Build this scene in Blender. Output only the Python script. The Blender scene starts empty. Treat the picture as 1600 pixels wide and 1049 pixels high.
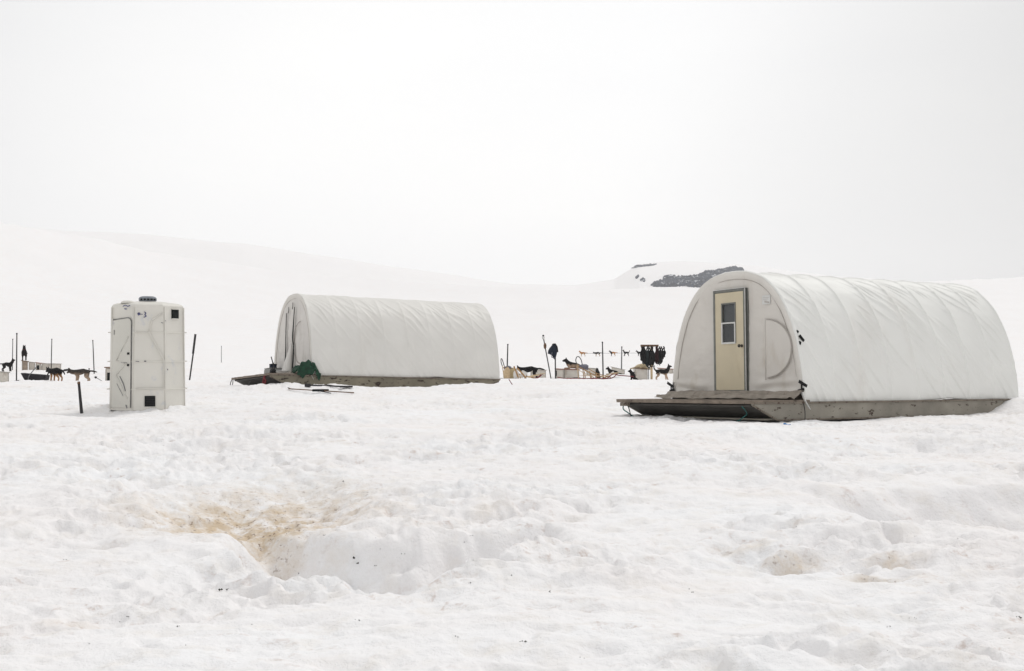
import bpy, math, random
import numpy as np
from mathutils import Vector, Matrix, Euler
random.seed(7)
rng = np.random.default_rng(11)
scn = bpy.context.scene
COL = scn.collection
PI = math.pi
F = 1800.0            # focal length in pixels of a 1600 px wide picture
HZ = 545.0            # image row of eye level
EYE = 1.6

# ------------------------------------------------------------------ noise
_perm = rng.permutation(512).astype(np.int64)
_gr = rng.normal(size=(512, 2)); _gr /= np.linalg.norm(_gr, axis=1)[:, None]
def pn(x, y, seed=0):
    x = np.asarray(x, float); y = np.asarray(y, float)
    xi = np.floor(x).astype(np.int64); yi = np.floor(y).astype(np.int64)
    xf = x - xi; yf = y - yi
    def g(ix, iy, dx, dy):
        h = _perm[(_perm[(ix + seed * 37) & 511] + iy) & 511]
        v = _gr[h]
        return v[..., 0] * dx + v[..., 1] * dy
    u = xf * xf * xf * (xf * (xf * 6 - 15) + 10); v = yf * yf * yf * (yf * (yf * 6 - 15) + 10)
    a = g(xi, yi, xf, yf); b = g(xi + 1, yi, xf - 1, yf)
    c = g(xi, yi + 1, xf, yf - 1); d = g(xi + 1, yi + 1, xf - 1, yf - 1)
    return ((a * (1 - u) + b * u) * (1 - v) + (c * (1 - u) + d * u) * v) * 1.5
def fbm(x, y, o=3, seed=0, gain=.5):
    s = 0; a = 1
    for k in range(o):
        s = s + a * pn(x * 2 ** k + 13.7 * k, y * 2 ** k - 7.1 * k, seed + k); a *= gain
    return s
def sstep(a, b, x):
    t = np.clip((x - a) / (b - a), 0, 1); return t * t * (3 - 2 * t)

# ------------------------------------------------------------------ shelters' frames (needed by the ground)
class Frame:
    def __init__(s, x, y, z, phi, a, b):
        s.m = Matrix.Translation((x, y, z)) @ Euler((-b, a, math.radians(90 - phi)), 'XYZ').to_matrix().to_4x4()
        s.x, s.y, s.z, s.al, s.a, s.b = x, y, z, math.radians(90 - phi), a, b
    def local(s, X, Y):
        dx = X - s.x; dy = Y - s.y; c, n = math.cos(s.al), math.sin(s.al)
        return dx * c + dy * n, -dx * n + dy * c
FR = Frame(5.34, 21.0, .30, 59.6, .0125, .032)
FL = Frame(-5.74, 33.2, .50, 62.1, .031, .056)

# ------------------------------------------------------------------ ground
def at_px(px, d): return (px - 800) / F * d
_bx = [0, 7, 11, 14, 20, 26, 34, 42, 50, 62, 80, 120, 170, 260, 400]
_bz = [0, 0, .05, .12, .28, .34, .44, .42, .17, .0, .15, .3, .47, 1.2, 3.0]
def pits(x, y):
    z = np.zeros_like(x); 
    wx = x + .16 * pn(x * 1.3, y * 1.3, 5) + .06 * pn(x * 4, y * 4, 6); wy = y + .2 * pn(x * 1.3, y * 1.3, 8) + .07 * pn(x * 4, y * 4, 9)
    # brown bowl
    yb = wy - 10.75; r = np.sqrt(((wx + 2.45) / 1.5) ** 2 + (yb / np.where(yb > 0, 2.9, 1.35)) ** 2)
    z -= .36 * (1 - sstep(.0, 1.0, r))  * (1 + .25 * fbm(x * 1.6, y * 1.2, 2, 14))
    # long trench with a sharp near lip
    tx_ = x + .35 * (wx - x); ty_ = y + .25 * (wy - y)
    cx = -.98; cy = 7.98 + .80 * np.minimum((tx_ - cx) ** 2, 1.6)
    u = (tx_ - cx) / 1.42
    d = (ty_ - cy)
    wid = 2.05 - 1.0 * np.clip(np.abs(u), 0, 1) ** 2 + .12 * pn(x * 2, y * 0, 15)
    prof = np.where(d < 0, 1 - sstep(0.0, .14, -d), 1 - sstep(.74, 1.0, d / wid) * .85 - .15 * np.clip(d / wid, 0, 1))
    z -= .50 * prof * (1 + .30 * fbm(x * 1.8, y * 2.5, 3, 17)) * (1 - sstep(.70, 1.04, np.abs(u)))
    # lip crumbs
    z += .028 * np.exp(-((d + .20) / .12) ** 2) * (1 - sstep(.7, 1.1, np.abs(u))) * (1 + .9 * pn(x * 5, y * 5, 3))
    # large pit at the right edge
    cx2 = 4.75; lip = 10.05 + .30 * (wx - 4.4) ** 2
    u = (wx - cx2) / 1.55; d = wy - lip; wid = 2.5 - .9 * np.clip(np.abs(u), 0, 1) ** 2
    prof = np.where(d < 0, 1 - sstep(0, .30, -d), 1 - sstep(.62, 1.0, d / wid))
    z -= .58 * prof * (1 - sstep(.55, 1.1, np.abs(u)))
    # ridge running from the pit to the left
    t = (wx - 2.4) / 2.0; cyr = 13.4 - 1.15 * (wx - 2.4)
    z += .07 * np.exp(-((wy - cyr) / .45) ** 2) * np.exp(-t ** 4)
    # small dirty hollows
    for hx, hy, rx, ry, dp in ((2.16, 8.95, .33, .28, .13), (1.78, 9.4, .25, .25, .07), (2.62, 8.25, .27, .17, .11), (2.95, 8.75, .2, .25, .08), (-4.0, 12.75, .24, .4, .13), (-3.6, 12.9, .15, .25, .07), (-1.85, 7.6, .13, .1, .05),
                               (-2.75, 7.15, .2, .12, .04), (1.95, 7.7, .5, .25, .05), (-3.4, 9.3, .3, .2, .05)):
        q = np.sqrt(((wx - hx) / rx) ** 2 + ((wy - hy) / ry) ** 2)
        z -= 1.7 * dp * (1 - sstep(.1, 1.2, q))
    return z
def skyline(px):
    e1 = np.interp(px, [-900, 0, 130, 250, 420, 560, 700, 820, 1000, 1200, 1400, 1520, 1620, 2400],
                       [300, 365, 382, 403, 424, 437, 446, 450, 451, 452, 449, 444, 441, 425])
    e2 = np.interp(px, [-900, 230, 380, 540, 700, 800, 900, 960, 1000, 1060, 1110, 1170, 1300, 1500, 2400],
                       [350, 379, 388, 410, 432, 446, 447, 440, 417, 412, 414, 420, 438, 452, 455])
    return e1, e2
def ground(x, y, fine=True):
    x = np.asarray(x, float); y = np.asarray(y, float)
    r = np.sqrt(x * x + y * y)
    a = np.arctan2(x, y)
    ac = np.clip(a, -1.2, 1.2)
    px = 800 + F * np.tan(ac)
    e1, e2 = skyline(px)
    z = np.interp(r, _bx, _bz)
    # left part of the camp field is a bit lower close by
    R1 = 640 + 60 * np.sin(px / 240.0)
    T1 = EYE + (HZ - e1) / F * R1
    t = np.clip((r - 200) / (R1 - 200), 0, 1)
    far1 = .7 + (T1 - .7) * (t ** 1.7)
    z = np.where(r > 200, np.maximum(np.minimum(z, .7 + 0 * z), far1), z)
    back = T1 - .05 * (r - R1)
    z = np.where(r > R1, back, z)
    R2 = 1350.0
    T2 = EYE + (HZ - e2) / F * R2
    rise = T2 * sstep(760, R2, r) ** .8 - .03 * np.clip(r - R2, 0, 1e9)
    z = np.where(r > 760, np.maximum(z, rise), z)
    z = np.where(r > 1700, z * (1 - sstep(1700, 2600, r)) , z)
    w_far = sstep(150, 500, r)
    z = z + w_far * 1.3 * fbm(x / 90, y / 90, 4, 40)
    n1 = fbm(x / 3.1, y / 3.1, 2, 20) * .085
    nb = np.abs(fbm((x + .3 * y) / 1.15, (y - .2 * x) / .9, 2, 24)); n2 = (nb - .3) * -.09
    fade = 1 - sstep(60, 130, r)
    roll = fbm(x / 14., y / 10., 2, 55) * .10 * sstep(9, 25, r) + fbm(x / 4.2 + .2 * y, y / 3.2, 2, 57) * .11 * (1 - sstep(22, 45, r))
    z = z + roll * (1 - w_far)
    dn = n1 + n2
    if fine:
        wx = x + .09 * pn(x * 2.3, y * 2.3, 71); wy = y + .09 * pn(x * 2.3, y * 2.3, 72)
        dn = dn + (np.abs(fbm(wx / .42, wy / .34, 3, 28)) - .3) * -.046 + (np.abs(fbm((wx + .5 * wy) / 1.1, (wy - .12 * wx) / .26, 3, 128)) - .3) * -.036 + fbm(wx / .12, wy / .10, 2, 33) * .009
        dn = dn + np.clip(fbm(wx / .30, wy / .26, 2, 61) - .28, 0, 1) * -.10
    dn = dn * (.50 + 1.1 * sstep(-.35, .45, fbm(x / 3.0, y / 2.6, 2, 91)))
    z = z + dn * (.15 + .85 * fade) * (1.0 - .5 * sstep(12, 34, r)) * (1 - .3 * np.exp(-(((x + 1.0) / 1.1) ** 2 + ((y - 8.7) / .6) ** 2) ** 2))
    z = z + pits(x, y)
    for f, hz in ((FR, -.03), (FL, -.03)):
        lx, ly = f.local(x, y)
        dx = np.maximum(np.maximum(-1.5 - lx, lx - 6.5), 0); dy = np.maximum(np.maximum(-.1 - ly, ly - 3.9), 0)
        d = np.sqrt(dx * dx + dy * dy)
        m = 1 - sstep(0.0, 2.3, d)
        pl = f.z + hz - f.a * lx - f.b * ly + dn * .9
        if f is FR: pl = pl + .07 * sstep(.5, 4.5, lx) + .30 * sstep(4.9, 5.9, lx) + .05 * sstep(0.8, 2.2, ly) * (1 - sstep(-1.6, -.2, lx))
        else: pl = pl + .10 * sstep(5.3, 6.4, lx) + .08 * sstep(.8, 2.2, ly) * (1 - sstep(-1.6, -.2, lx))
        z = z * (1 - m) + pl * m
    return z
def gz(x, y): return float(ground(np.array([x]), np.array([y]))[0])

# ------------------------------------------------------------------ materials
def mat(name, col, rough=.7, var=.0, vscale=6.0, bump=0.0, bscale=30.0, metallic=0.0, stain=None, spec=.3, detail=4):
    m = bpy.data.materials.new(name); m.use_nodes = True
    nt = m.node_tree; N = nt.nodes; L = nt.links
    b = N['Principled BSDF']
    b.inputs['Roughness'].default_value = rough; b.inputs['Metallic'].default_value = metallic
    b.inputs['Specular IOR Level'].default_value = spec
    tc = N.new('ShaderNodeTexCoord')
    c4 = (*col, 1)
    n = N.new('ShaderNodeTexNoise'); n.inputs['Scale'].default_value = vscale; n.inputs['Detail'].default_value = detail
    L.new(tc.outputs['Object'], n.inputs['Vector'])
    mx = N.new('ShaderNodeMix'); mx.data_type = 'RGBA'; mx.blend_type = 'MULTIPLY'
    rp = N.new('ShaderNodeMapRange'); rp.inputs['From Min'].default_value = .3; rp.inputs['From Max'].default_value = .7
    rp.inputs['To Min'].default_value = 1 - var; rp.inputs['To Max'].default_value = 1 + var * .3
    L.new(n.outputs['Fac'], rp.inputs['Value'])
    mx.inputs['Factor'].default_value = 1; mx.inputs['A'].default_value = c4
    L.new(rp.outputs['Result'], mx.inputs['B'])
    out = mx.outputs['Result']
    if stain:                       # (colour, scale, threshold, softness, stretch)
        sc, ss, th, so, st = stain
        mp = N.new('ShaderNodeMapping'); mp.inputs['Scale'].default_value = st
        L.new(tc.outputs['Object'], mp.inputs['Vector'])
        n2 = N.new('ShaderNodeTexNoise'); n2.inputs['Scale'].default_value = ss; n2.inputs['Detail'].default_value = 8; n2.inputs['Roughness'].default_value = .65
        L.new(mp.outputs['Vector'], n2.inputs['Vector'])
        r2 = N.new('ShaderNodeMapRange'); r2.inputs['From Min'].default_value = th; r2.inputs['From Max'].default_value = th + so
        L.new(n2.outputs['Fac'], r2.inputs['Value'])
        m2 = N.new('ShaderNodeMix'); m2.data_type = 'RGBA'
        L.new(r2.outputs['Result'], m2.inputs['Factor']); L.new(out, m2.inputs['A']); m2.inputs['B'].default_value = (*sc, 1)
        out = m2.outputs['Result']
    L.new(out, b.inputs['Base Color'])
    if bump:
        n3 = N.new('ShaderNodeTexNoise'); n3.inputs['Scale'].default_value = bscale; n3.inputs['Detail'].default_value = 5
        L.new(tc.outputs['Object'], n3.inputs['Vector'])
        bp = N.new('ShaderNodeBump'); bp.inputs['Strength'].default_value = 1; bp.inputs['Distance'].default_value = bump
        L.new(n3.outputs['Fac'], bp.inputs['Height']); L.new(bp.outputs['Normal'], b.inputs['Normal'])
    return m

M = {}
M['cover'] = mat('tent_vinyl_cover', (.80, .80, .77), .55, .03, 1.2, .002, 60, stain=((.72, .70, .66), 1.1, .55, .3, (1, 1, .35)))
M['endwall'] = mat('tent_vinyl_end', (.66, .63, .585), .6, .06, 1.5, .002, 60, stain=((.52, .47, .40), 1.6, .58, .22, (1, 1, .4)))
M['band'] = mat('tent_edge_band', (.70, .675, .63), .6, .05, 2, stain=((.5, .46, .38), 3, .6, .2, (1, 1, .4)))
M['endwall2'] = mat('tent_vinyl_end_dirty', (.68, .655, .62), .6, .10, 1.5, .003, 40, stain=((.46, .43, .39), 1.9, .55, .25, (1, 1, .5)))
M['cover2'] = mat('tent_vinyl_cover_cream', (.735, .72, .685), .55, .05, 1.2, .002, 60, stain=((.66, .64, .60), 1.1, .54, .3, (1, 1, .35)))
M['seam'] = mat('dark_seam', (.16, .13, .11), .8)
M['seam_pale'] = mat('grey_seam', (.42, .39, .36), .8)
M['black'] = mat('black_fabric', (.012, .012, .014), .75, .3, 20)
M['blackgap'] = mat('black_gap', (.006, .008, .008), .9)
M['hull'] = mat('hull_paint', (.29, .268, .225), .6, .28, 2.2, .002, 30, stain=((.055, .035, .025), 5.0, .60, .03, (1, 1, 2.2)))
M['hull2'] = mat('hull_paint_worn', (.235, .21, .155), .6, .25, 2.2, .003, 30, stain=((.04, .028, .02), 4.2, .57, .03, (1, 1, 2.6)))
M['bow'] = mat('bow_plate_shaded', (.075, .07, .062), .7, .4, 2.5, .003, 20, stain=((.05, .045, .04), 2.5, .5, .2, (1, 1, 1)))  # darker than the hull: shade under the deck is put into this colour
M['rail'] = mat('hull_rail', (.20, .17, .135), .6, .3, 8, stain=((.06, .035, .025), 12, .55, .06, (1, 1, 1)))
M['deck'] = mat('weathered_plank', (.25, .205, .165), .85, .35, 5, .006, 25, stain=((.06, .045, .035), 8, .60, .07, (.4, 1, 1)))
M['tarp'] = mat('crumpled_tarp', (.33, .29, .245), .75, .25, 5, .004, 30, stain=((.16, .12, .10), 4, .58, .12, (1, 1, 1)))
M['alu'] = mat('door_frame_metal', (.19, .195, .18), .45, .2, 10, metallic=.5)
M['alulight'] = mat('window_frame_metal', (.66, .66, .64), .45, .1, 10, metallic=.2)
M['door'] = mat('tan_door_panel', (.60, .53, .385), .6, .07, 3, .001, 50, stain=((.46, .38, .25), 2.2, .58, .3, (1, 1, .5)))
M['mesh'] = mat('window_screen', (.085, .092, .095), .5, .15, 30)
M['glass'] = mat('dark_window_glass', (.03, .035, .038), .18, .3, 6, spec=.5)
M['knob'] = mat('dark_knob', (.06, .055, .05), .35, metallic=.6)
M['toilet'] = mat('moulded_plastic', (.71, .69, .635), .5, .05, 2, .002, 12, stain=((.52, .54, .58), 3.2, .60, .16, (1, 1, .7)))
M['toiletdoor'] = mat('moulded_plastic_door', (.64, .625, .57), .5, .06, 2, .002, 12, stain=((.44, .44, .45), 4, .62, .10, (1, 1, .6)))
M['vent'] = mat('grey_vent_cap', (.24, .26, .29), .6, .1, 8)
M['ink'] = mat('blue_marker', (.02, .03, .16), .6)
M['scuff'] = mat('grey_scuff', (.16, .16, .17), .7)
M['pole'] = mat('dark_pole', (.035, .033, .035), .6, .3, 5)
M['polegrey'] = mat('grey_pole', (.16, .16, .165), .6, .3, 5)
M['wood'] = mat('sled_ash_wood', (.42, .24, .10), .6, .25, 12)
M['woodpale'] = mat('pale_wood', (.60, .45, .28), .65, .2, 10)
M['post'] = mat('brown_post', (.17, .10, .06), .75, .3, 12)
M['kennel'] = mat('kennel_plywood', (.66, .62, .56), .75, .12, 4, stain=((.38, .30, .23), 4, .56, .2, (1, 1, .6)))
M['kennelred'] = mat('kennel_roof_edge', (.34, .16, .12), .8, .3, 6)
M['kennelgrey'] = mat('kennel_roof', (.46, .43, .39), .8, .25, 6)
M['green'] = mat('green_tarp', (.005, .048, .022), .6, .5, 9, .003, 30)
M['grey'] = mat('grey_bin', (.34, .34, .325), .6, .15, 8)
M['red'] = mat('red_cord', (.25, .03, .035), .7, .5, 6)
M['darkred'] = mat('dark_red_strap', (.18, .03, .035), .7)
M['teal'] = mat('teal_rope', (.03, .13, .12), .8)
M['blue'] = mat('blue_plastic', (.01, .22, .60), .5)
M['navy'] = mat('navy_cloth', (.012, .020, .038), .8, .3, 10)
M['bag'] = mat('grey_bag', (.16, .16, .20), .8, .25, 14)
M['darkbag'] = mat('dark_sled_bag', (.016, .014, .018), .7, .3, 8)
M['cloth'] = mat('white_cloth', (.78, .76, .73), .7, .1, 8)
M['straw'] = mat('straw_fur', (.50, .40, .24), .95, .25, 20, .01, 30)
M['harness1'] = mat('black_harness', (.010, .010, .011), .8, .3, 20)
M['harness2'] = mat('maroon_harness', (.030, .010, .012), .8, .3, 20)
M['harness3'] = mat('slate_harness', (.022, .030, .032), .8, .3, 20)
M['rubble'] = mat('dark_debris', (.03, .03, .022), .9)

def fur(name, back, low, zc=.38, soft=.10, front=None):
    m = bpy.data.materials.new(name); m.use_nodes = True
    nt = m.node_tree; N = nt.nodes; L = nt.links; b = N['Principled BSDF']
    b.inputs['Roughness'].default_value = .85; b.inputs['Specular IOR Level'].default_value = .15
    tc = N.new('ShaderNodeTexCoord'); sx = N.new('ShaderNodeSeparateXYZ'); L.new(tc.outputs['Object'], sx.inputs[0])
    n = N.new('ShaderNodeTexNoise'); n.inputs['Scale'].default_value = 7; n.inputs['Detail'].default_value = 5
    L.new(tc.outputs['Object'], n.inputs['Vector'])
    ad = N.new('ShaderNodeMath'); ad.operation = 'MULTIPLY_ADD'; ad.inputs[1].default_value = .25; L.new(n.outputs['Fac'], ad.inputs[0]); L.new(sx.outputs['Z'], ad.inputs[2])
    r = N.new('ShaderNodeMapRange'); r.inputs['From Min'].default_value = zc + .125 - soft; r.inputs['From Max'].default_value = zc + .125 + soft
    L.new(ad.outputs[0], r.inputs['Value'])
    mx = N.new('ShaderNodeMix'); mx.data_type = 'RGBA'; L.new(r.outputs['Result'], mx.inputs['Factor'])
    mx.inputs['A'].default_value = (*low, 1); mx.inputs['B'].default_value = (*back, 1)
    out = mx.outputs['Result']
    if front:
        r2 = N.new('ShaderNodeMapRange'); r2.inputs['From Min'].default_value = .0; r2.inputs['From Max'].default_value = .12
        L.new(sx.outputs['X'], r2.inputs['Value'])
        m2 = N.new('ShaderNodeMix'); m2.data_type = 'RGBA'; L.new(r2.outputs['Result'], m2.inputs['Factor']); L.new(out, m2.inputs['A']); m2.inputs['B'].default_value = (*front, 1)
        out = m2.outputs['Result']
    L.new(out, b.inputs['Base Color'])
    n3 = N.new('ShaderNodeTexNoise'); n3.inputs['Scale'].default_value = 45; L.new(tc.outputs['Object'], n3.inputs['Vector'])
    bp = N.new('ShaderNodeBump'); bp.inputs['Distance'].default_value = .02; L.new(n3.outputs['Fac'], bp.inputs['Height']); L.new(bp.outputs['Normal'], b.inputs['Normal'])
    return m
BK = (.012, .011, .012)
M['fur_black'] = fur('black_fur', BK, (.02, .017, .016))
M['fur_blacktan'] = fur('black_and_tan_fur', BK, (.36, .20, .10), .34, .05)
M['fur_husky'] = fur('black_and_cream_fur', (.02, .018, .018), (.50, .36, .26), .40, .06)
M['fur_lying'] = fur('black_back_cream_belly_fur', (.016, .014, .014), (.46, .33, .24), .20, .06)
M['kennelbrown'] = mat('brown_plywood', (.36, .29, .23), .8, .3, 5)
M['fur_tan'] = fur('tan_fur', (.42, .19, .06), (.55, .42, .28), .40, .08)
M['fur_tanblack'] = fur('tan_fur_with_black_shoulders', (.45, .20, .06), (.52, .36, .2), .38, .08, front=BK)
M['fur_brown'] = fur('grey_brown_fur', (.045, .038, .032), (.40, .30, .22), .42, .12)
M['fur_cream'] = fur('cream_fur', (.52, .40, .23), (.58, .48, .32), .3, .1)

# ------------------------------------------------------------------ mesh builder
SPLIT = {'eyelet', 'scratch', 'handle', 'vent_frame', 'scuff_mark', 'corner_strap', 'vent_hole', 'corner_trim', 'top_rail', 'worn_patch', 'peg', 'embossed_rib', 'corner_rib', 'rib_band', 'brace', 'window_sash', 'frame_trim'}
class MB:
    def __init__(s): s.v = []; s.f = []
    def add(s, v, f):
        o = len(s.v); s.v += [tuple(p) for p in v]; s.f += [tuple(i + o for i in q) for q in f]; return s
    def box(s, c, d, rot=None, taper=1.0):
        vs = []
        for z in (-.5, .5):
            k = taper if z > 0 else 1
            for x, y in ((-.5, -.5), (.5, -.5), (.5, .5), (-.5, .5)):
                p = Vector((x * d[0] * k, y * d[1] * k, z * d[2]))
                if rot: p = rot @ p
                vs.append(p + Vector(c))
        return s.add(vs, [(0, 3, 2, 1), (4, 5, 6, 7), (0, 1, 5, 4), (1, 2, 6, 5), (2, 3, 7, 6), (3, 0, 4, 7)])
    def tube(s, pts, r, n=8, closed=False, cap=True):
        pts = [Vector(p) for p in pts]; k = len(pts)
        rs = r if hasattr(r, '__len__') else [r] * k
        vs = []; fs = []; prev = None
        for i, p in enumerate(pts):
            a = pts[i - 1] if i else (pts[-1] if closed else p); b = pts[(i + 1) % k] if (i < k - 1 or closed) else p
            t = (b - a).normalized() if (b - a).length > 1e-9 else Vector((0, 0, 1))
            if prev is None:
                u = t.cross(Vector((0, 0, 1)));
                if u.length < 1e-3: u = t.cross(Vector((1, 0, 0)))
            else: u = prev - t * prev.dot(t)
            if u.length < 1e-6: u = t.orthogonal()
            u.normalize(); prev = u; w = t.cross(u)
            for j in range(n):
                an = 2 * PI * j / n; vs.append(p + (u * math.cos(an) + w * math.sin(an)) * rs[i])
        m = k if closed else k - 1
        for i in range(m):
            for j in range(n):
                a = i * n + j; b = i * n + (j + 1) % n; c = ((i + 1) % k) * n + (j + 1) % n; d = ((i + 1) % k) * n + j
                fs.append((a, b, c, d))
        if cap and not closed: fs += [tuple(range(n))[::-1], tuple(range((k - 1) * n, k * n))]
        return s.add(vs, fs)
    def lathe(s, prof, c=(0, 0, 0), n=24):
        vs = []; fs = []
        for r, z in prof:
            for j in range(n):
                a = 2 * PI * j / n; vs.append((c[0] + r * math.cos(a), c[1] + r * math.sin(a), c[2] + z))
        for i in range(len(prof) - 1):
            for j in range(n): fs.append((i * n + j, i * n + (j + 1) % n, (i + 1) * n + (j + 1) % n, (i + 1) * n + j))
        fs.append(tuple(range(n))[::-1]); fs.append(tuple(range((len(prof) - 1) * n, len(prof) * n)))
        return s.add(vs, fs)
    def prism(s, poly, axis, a, b):     # poly of 2D points, extruded along axis from a to b
        def P(u, v, w): return {0: (w, u, v), 1: (u, w, v), 2: (u, v, w)}[axis]
        n = len(poly); vs = [P(u, v, a) for u, v in poly] + [P(u, v, b) for u, v in poly]
        return s.add(vs, [tuple(range(n))[::-1], tuple(range(n, 2 * n))] + [(i, (i + 1) % n, n + (i + 1) % n, n + i) for i in range(n)])
    def grid(s, P):                     # P: array (rows, cols, 3)
        r, c, _ = P.shape; o = len(s.v)
        s.v += [tuple(p) for p in P.reshape(-1, 3)]
        s.f += [(o + i * c + j, o + i * c + j + 1, o + (i + 1) * c + j + 1, o + (i + 1) * c + j) for i in range(r - 1) for j in range(c - 1)]
        return s
    def pieces(s):
        par = list(range(len(s.v)))
        def f(a):
            while par[a] != a: par[a] = par[par[a]]; a = par[a]
            return a
        for q in s.f:
            r0 = f(q[0])
            for k in q[1:]: par[f(k)] = r0
        out = {}
        for q in s.f: out.setdefault(f(q[0]), []).append(q)
        res = []
        for fs in out.values():
            ids = sorted({i for q in fs for i in q}); mp = {a: b for b, a in enumerate(ids)}; m = MB()
            m.v = [s.v[i] for i in ids]; m.f = [tuple(mp[i] for i in q) for q in fs]; res.append(m)
        return res
    def build(s, name, m, parent=None, smooth=False, bevel=0, solid=0):
        if name in SPLIT:
            ps = s.pieces()
            if len(ps) > 1:
                return [p.build(name, m, parent, smooth, bevel, solid) for p in ps][0]
        me = bpy.data.meshes.new(name); me.from_pydata(s.v, [], s.f); me.validate(); me.update()
        if smooth: me.polygons.foreach_set('use_smooth', [True] * len(me.polygons))
        o = bpy.data.objects.new(name, me); COL.objects.link(o)
        if m: me.materials.append(m)
        if parent: o.parent = parent
        if solid:
            k = o.modifiers.new('s', 'SOLIDIFY'); k.thickness = solid; k.offset = 0
        if bevel:
            k = o.modifiers.new('b', 'BEVEL'); k.width = bevel; k.segments = 2; k.limit_method = 'ANGLE'
            me.polygons.foreach_set('use_smooth', [False] * len(me.polygons))
        # consistent outward normals
        import bmesh
        bm = bmesh.new(); bm.from_mesh(me); bmesh.ops.recalc_face_normals(bm, faces=bm.faces); bm.to_mesh(me); bm.free()
        return o
def tag(o, label, cat, group=None, kind=None):
    if label: o['label'] = label
    if cat: o['category'] = cat
    if group: o['group'] = group
    if kind: o['kind'] = kind
    return o
def thing(name, label, cat, loc=(0, 0, 0), rz=0, group=None):
    o = bpy.data.objects.new(name, None); COL.objects.link(o); o.location = loc; o.rotation_euler = (0, 0, rz)
    o.empty_display_size = .2
    return tag(o, label, cat, group)
def copy_tree(o, parent=None):
    c = o.copy(); COL.objects.link(c)
    c.parent = parent
    for ch in list(o.children): copy_tree(ch, c)
    return c
def curve_pts(keys, n=16):
    """smooth path through key points"""
    K = [Vector(k) for k in keys]; out = []
    for i in range(len(K) - 1):
        p0 = K[max(i - 1, 0)]; p1 = K[i]; p2 = K[i + 1]; p3 = K[min(i + 2, len(K) - 1)]
        for t in np.linspace(0, 1, n, endpoint=False):
            out.append(.5 * ((2 * p1) + (p2 - p0) * t + (2 * p0 - 5 * p1 + 4 * p2 - p3) * t * t + (3 * p1 - p0 - 3 * p2 + p3) * t ** 3))
    out.append(K[-1]); return out

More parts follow.
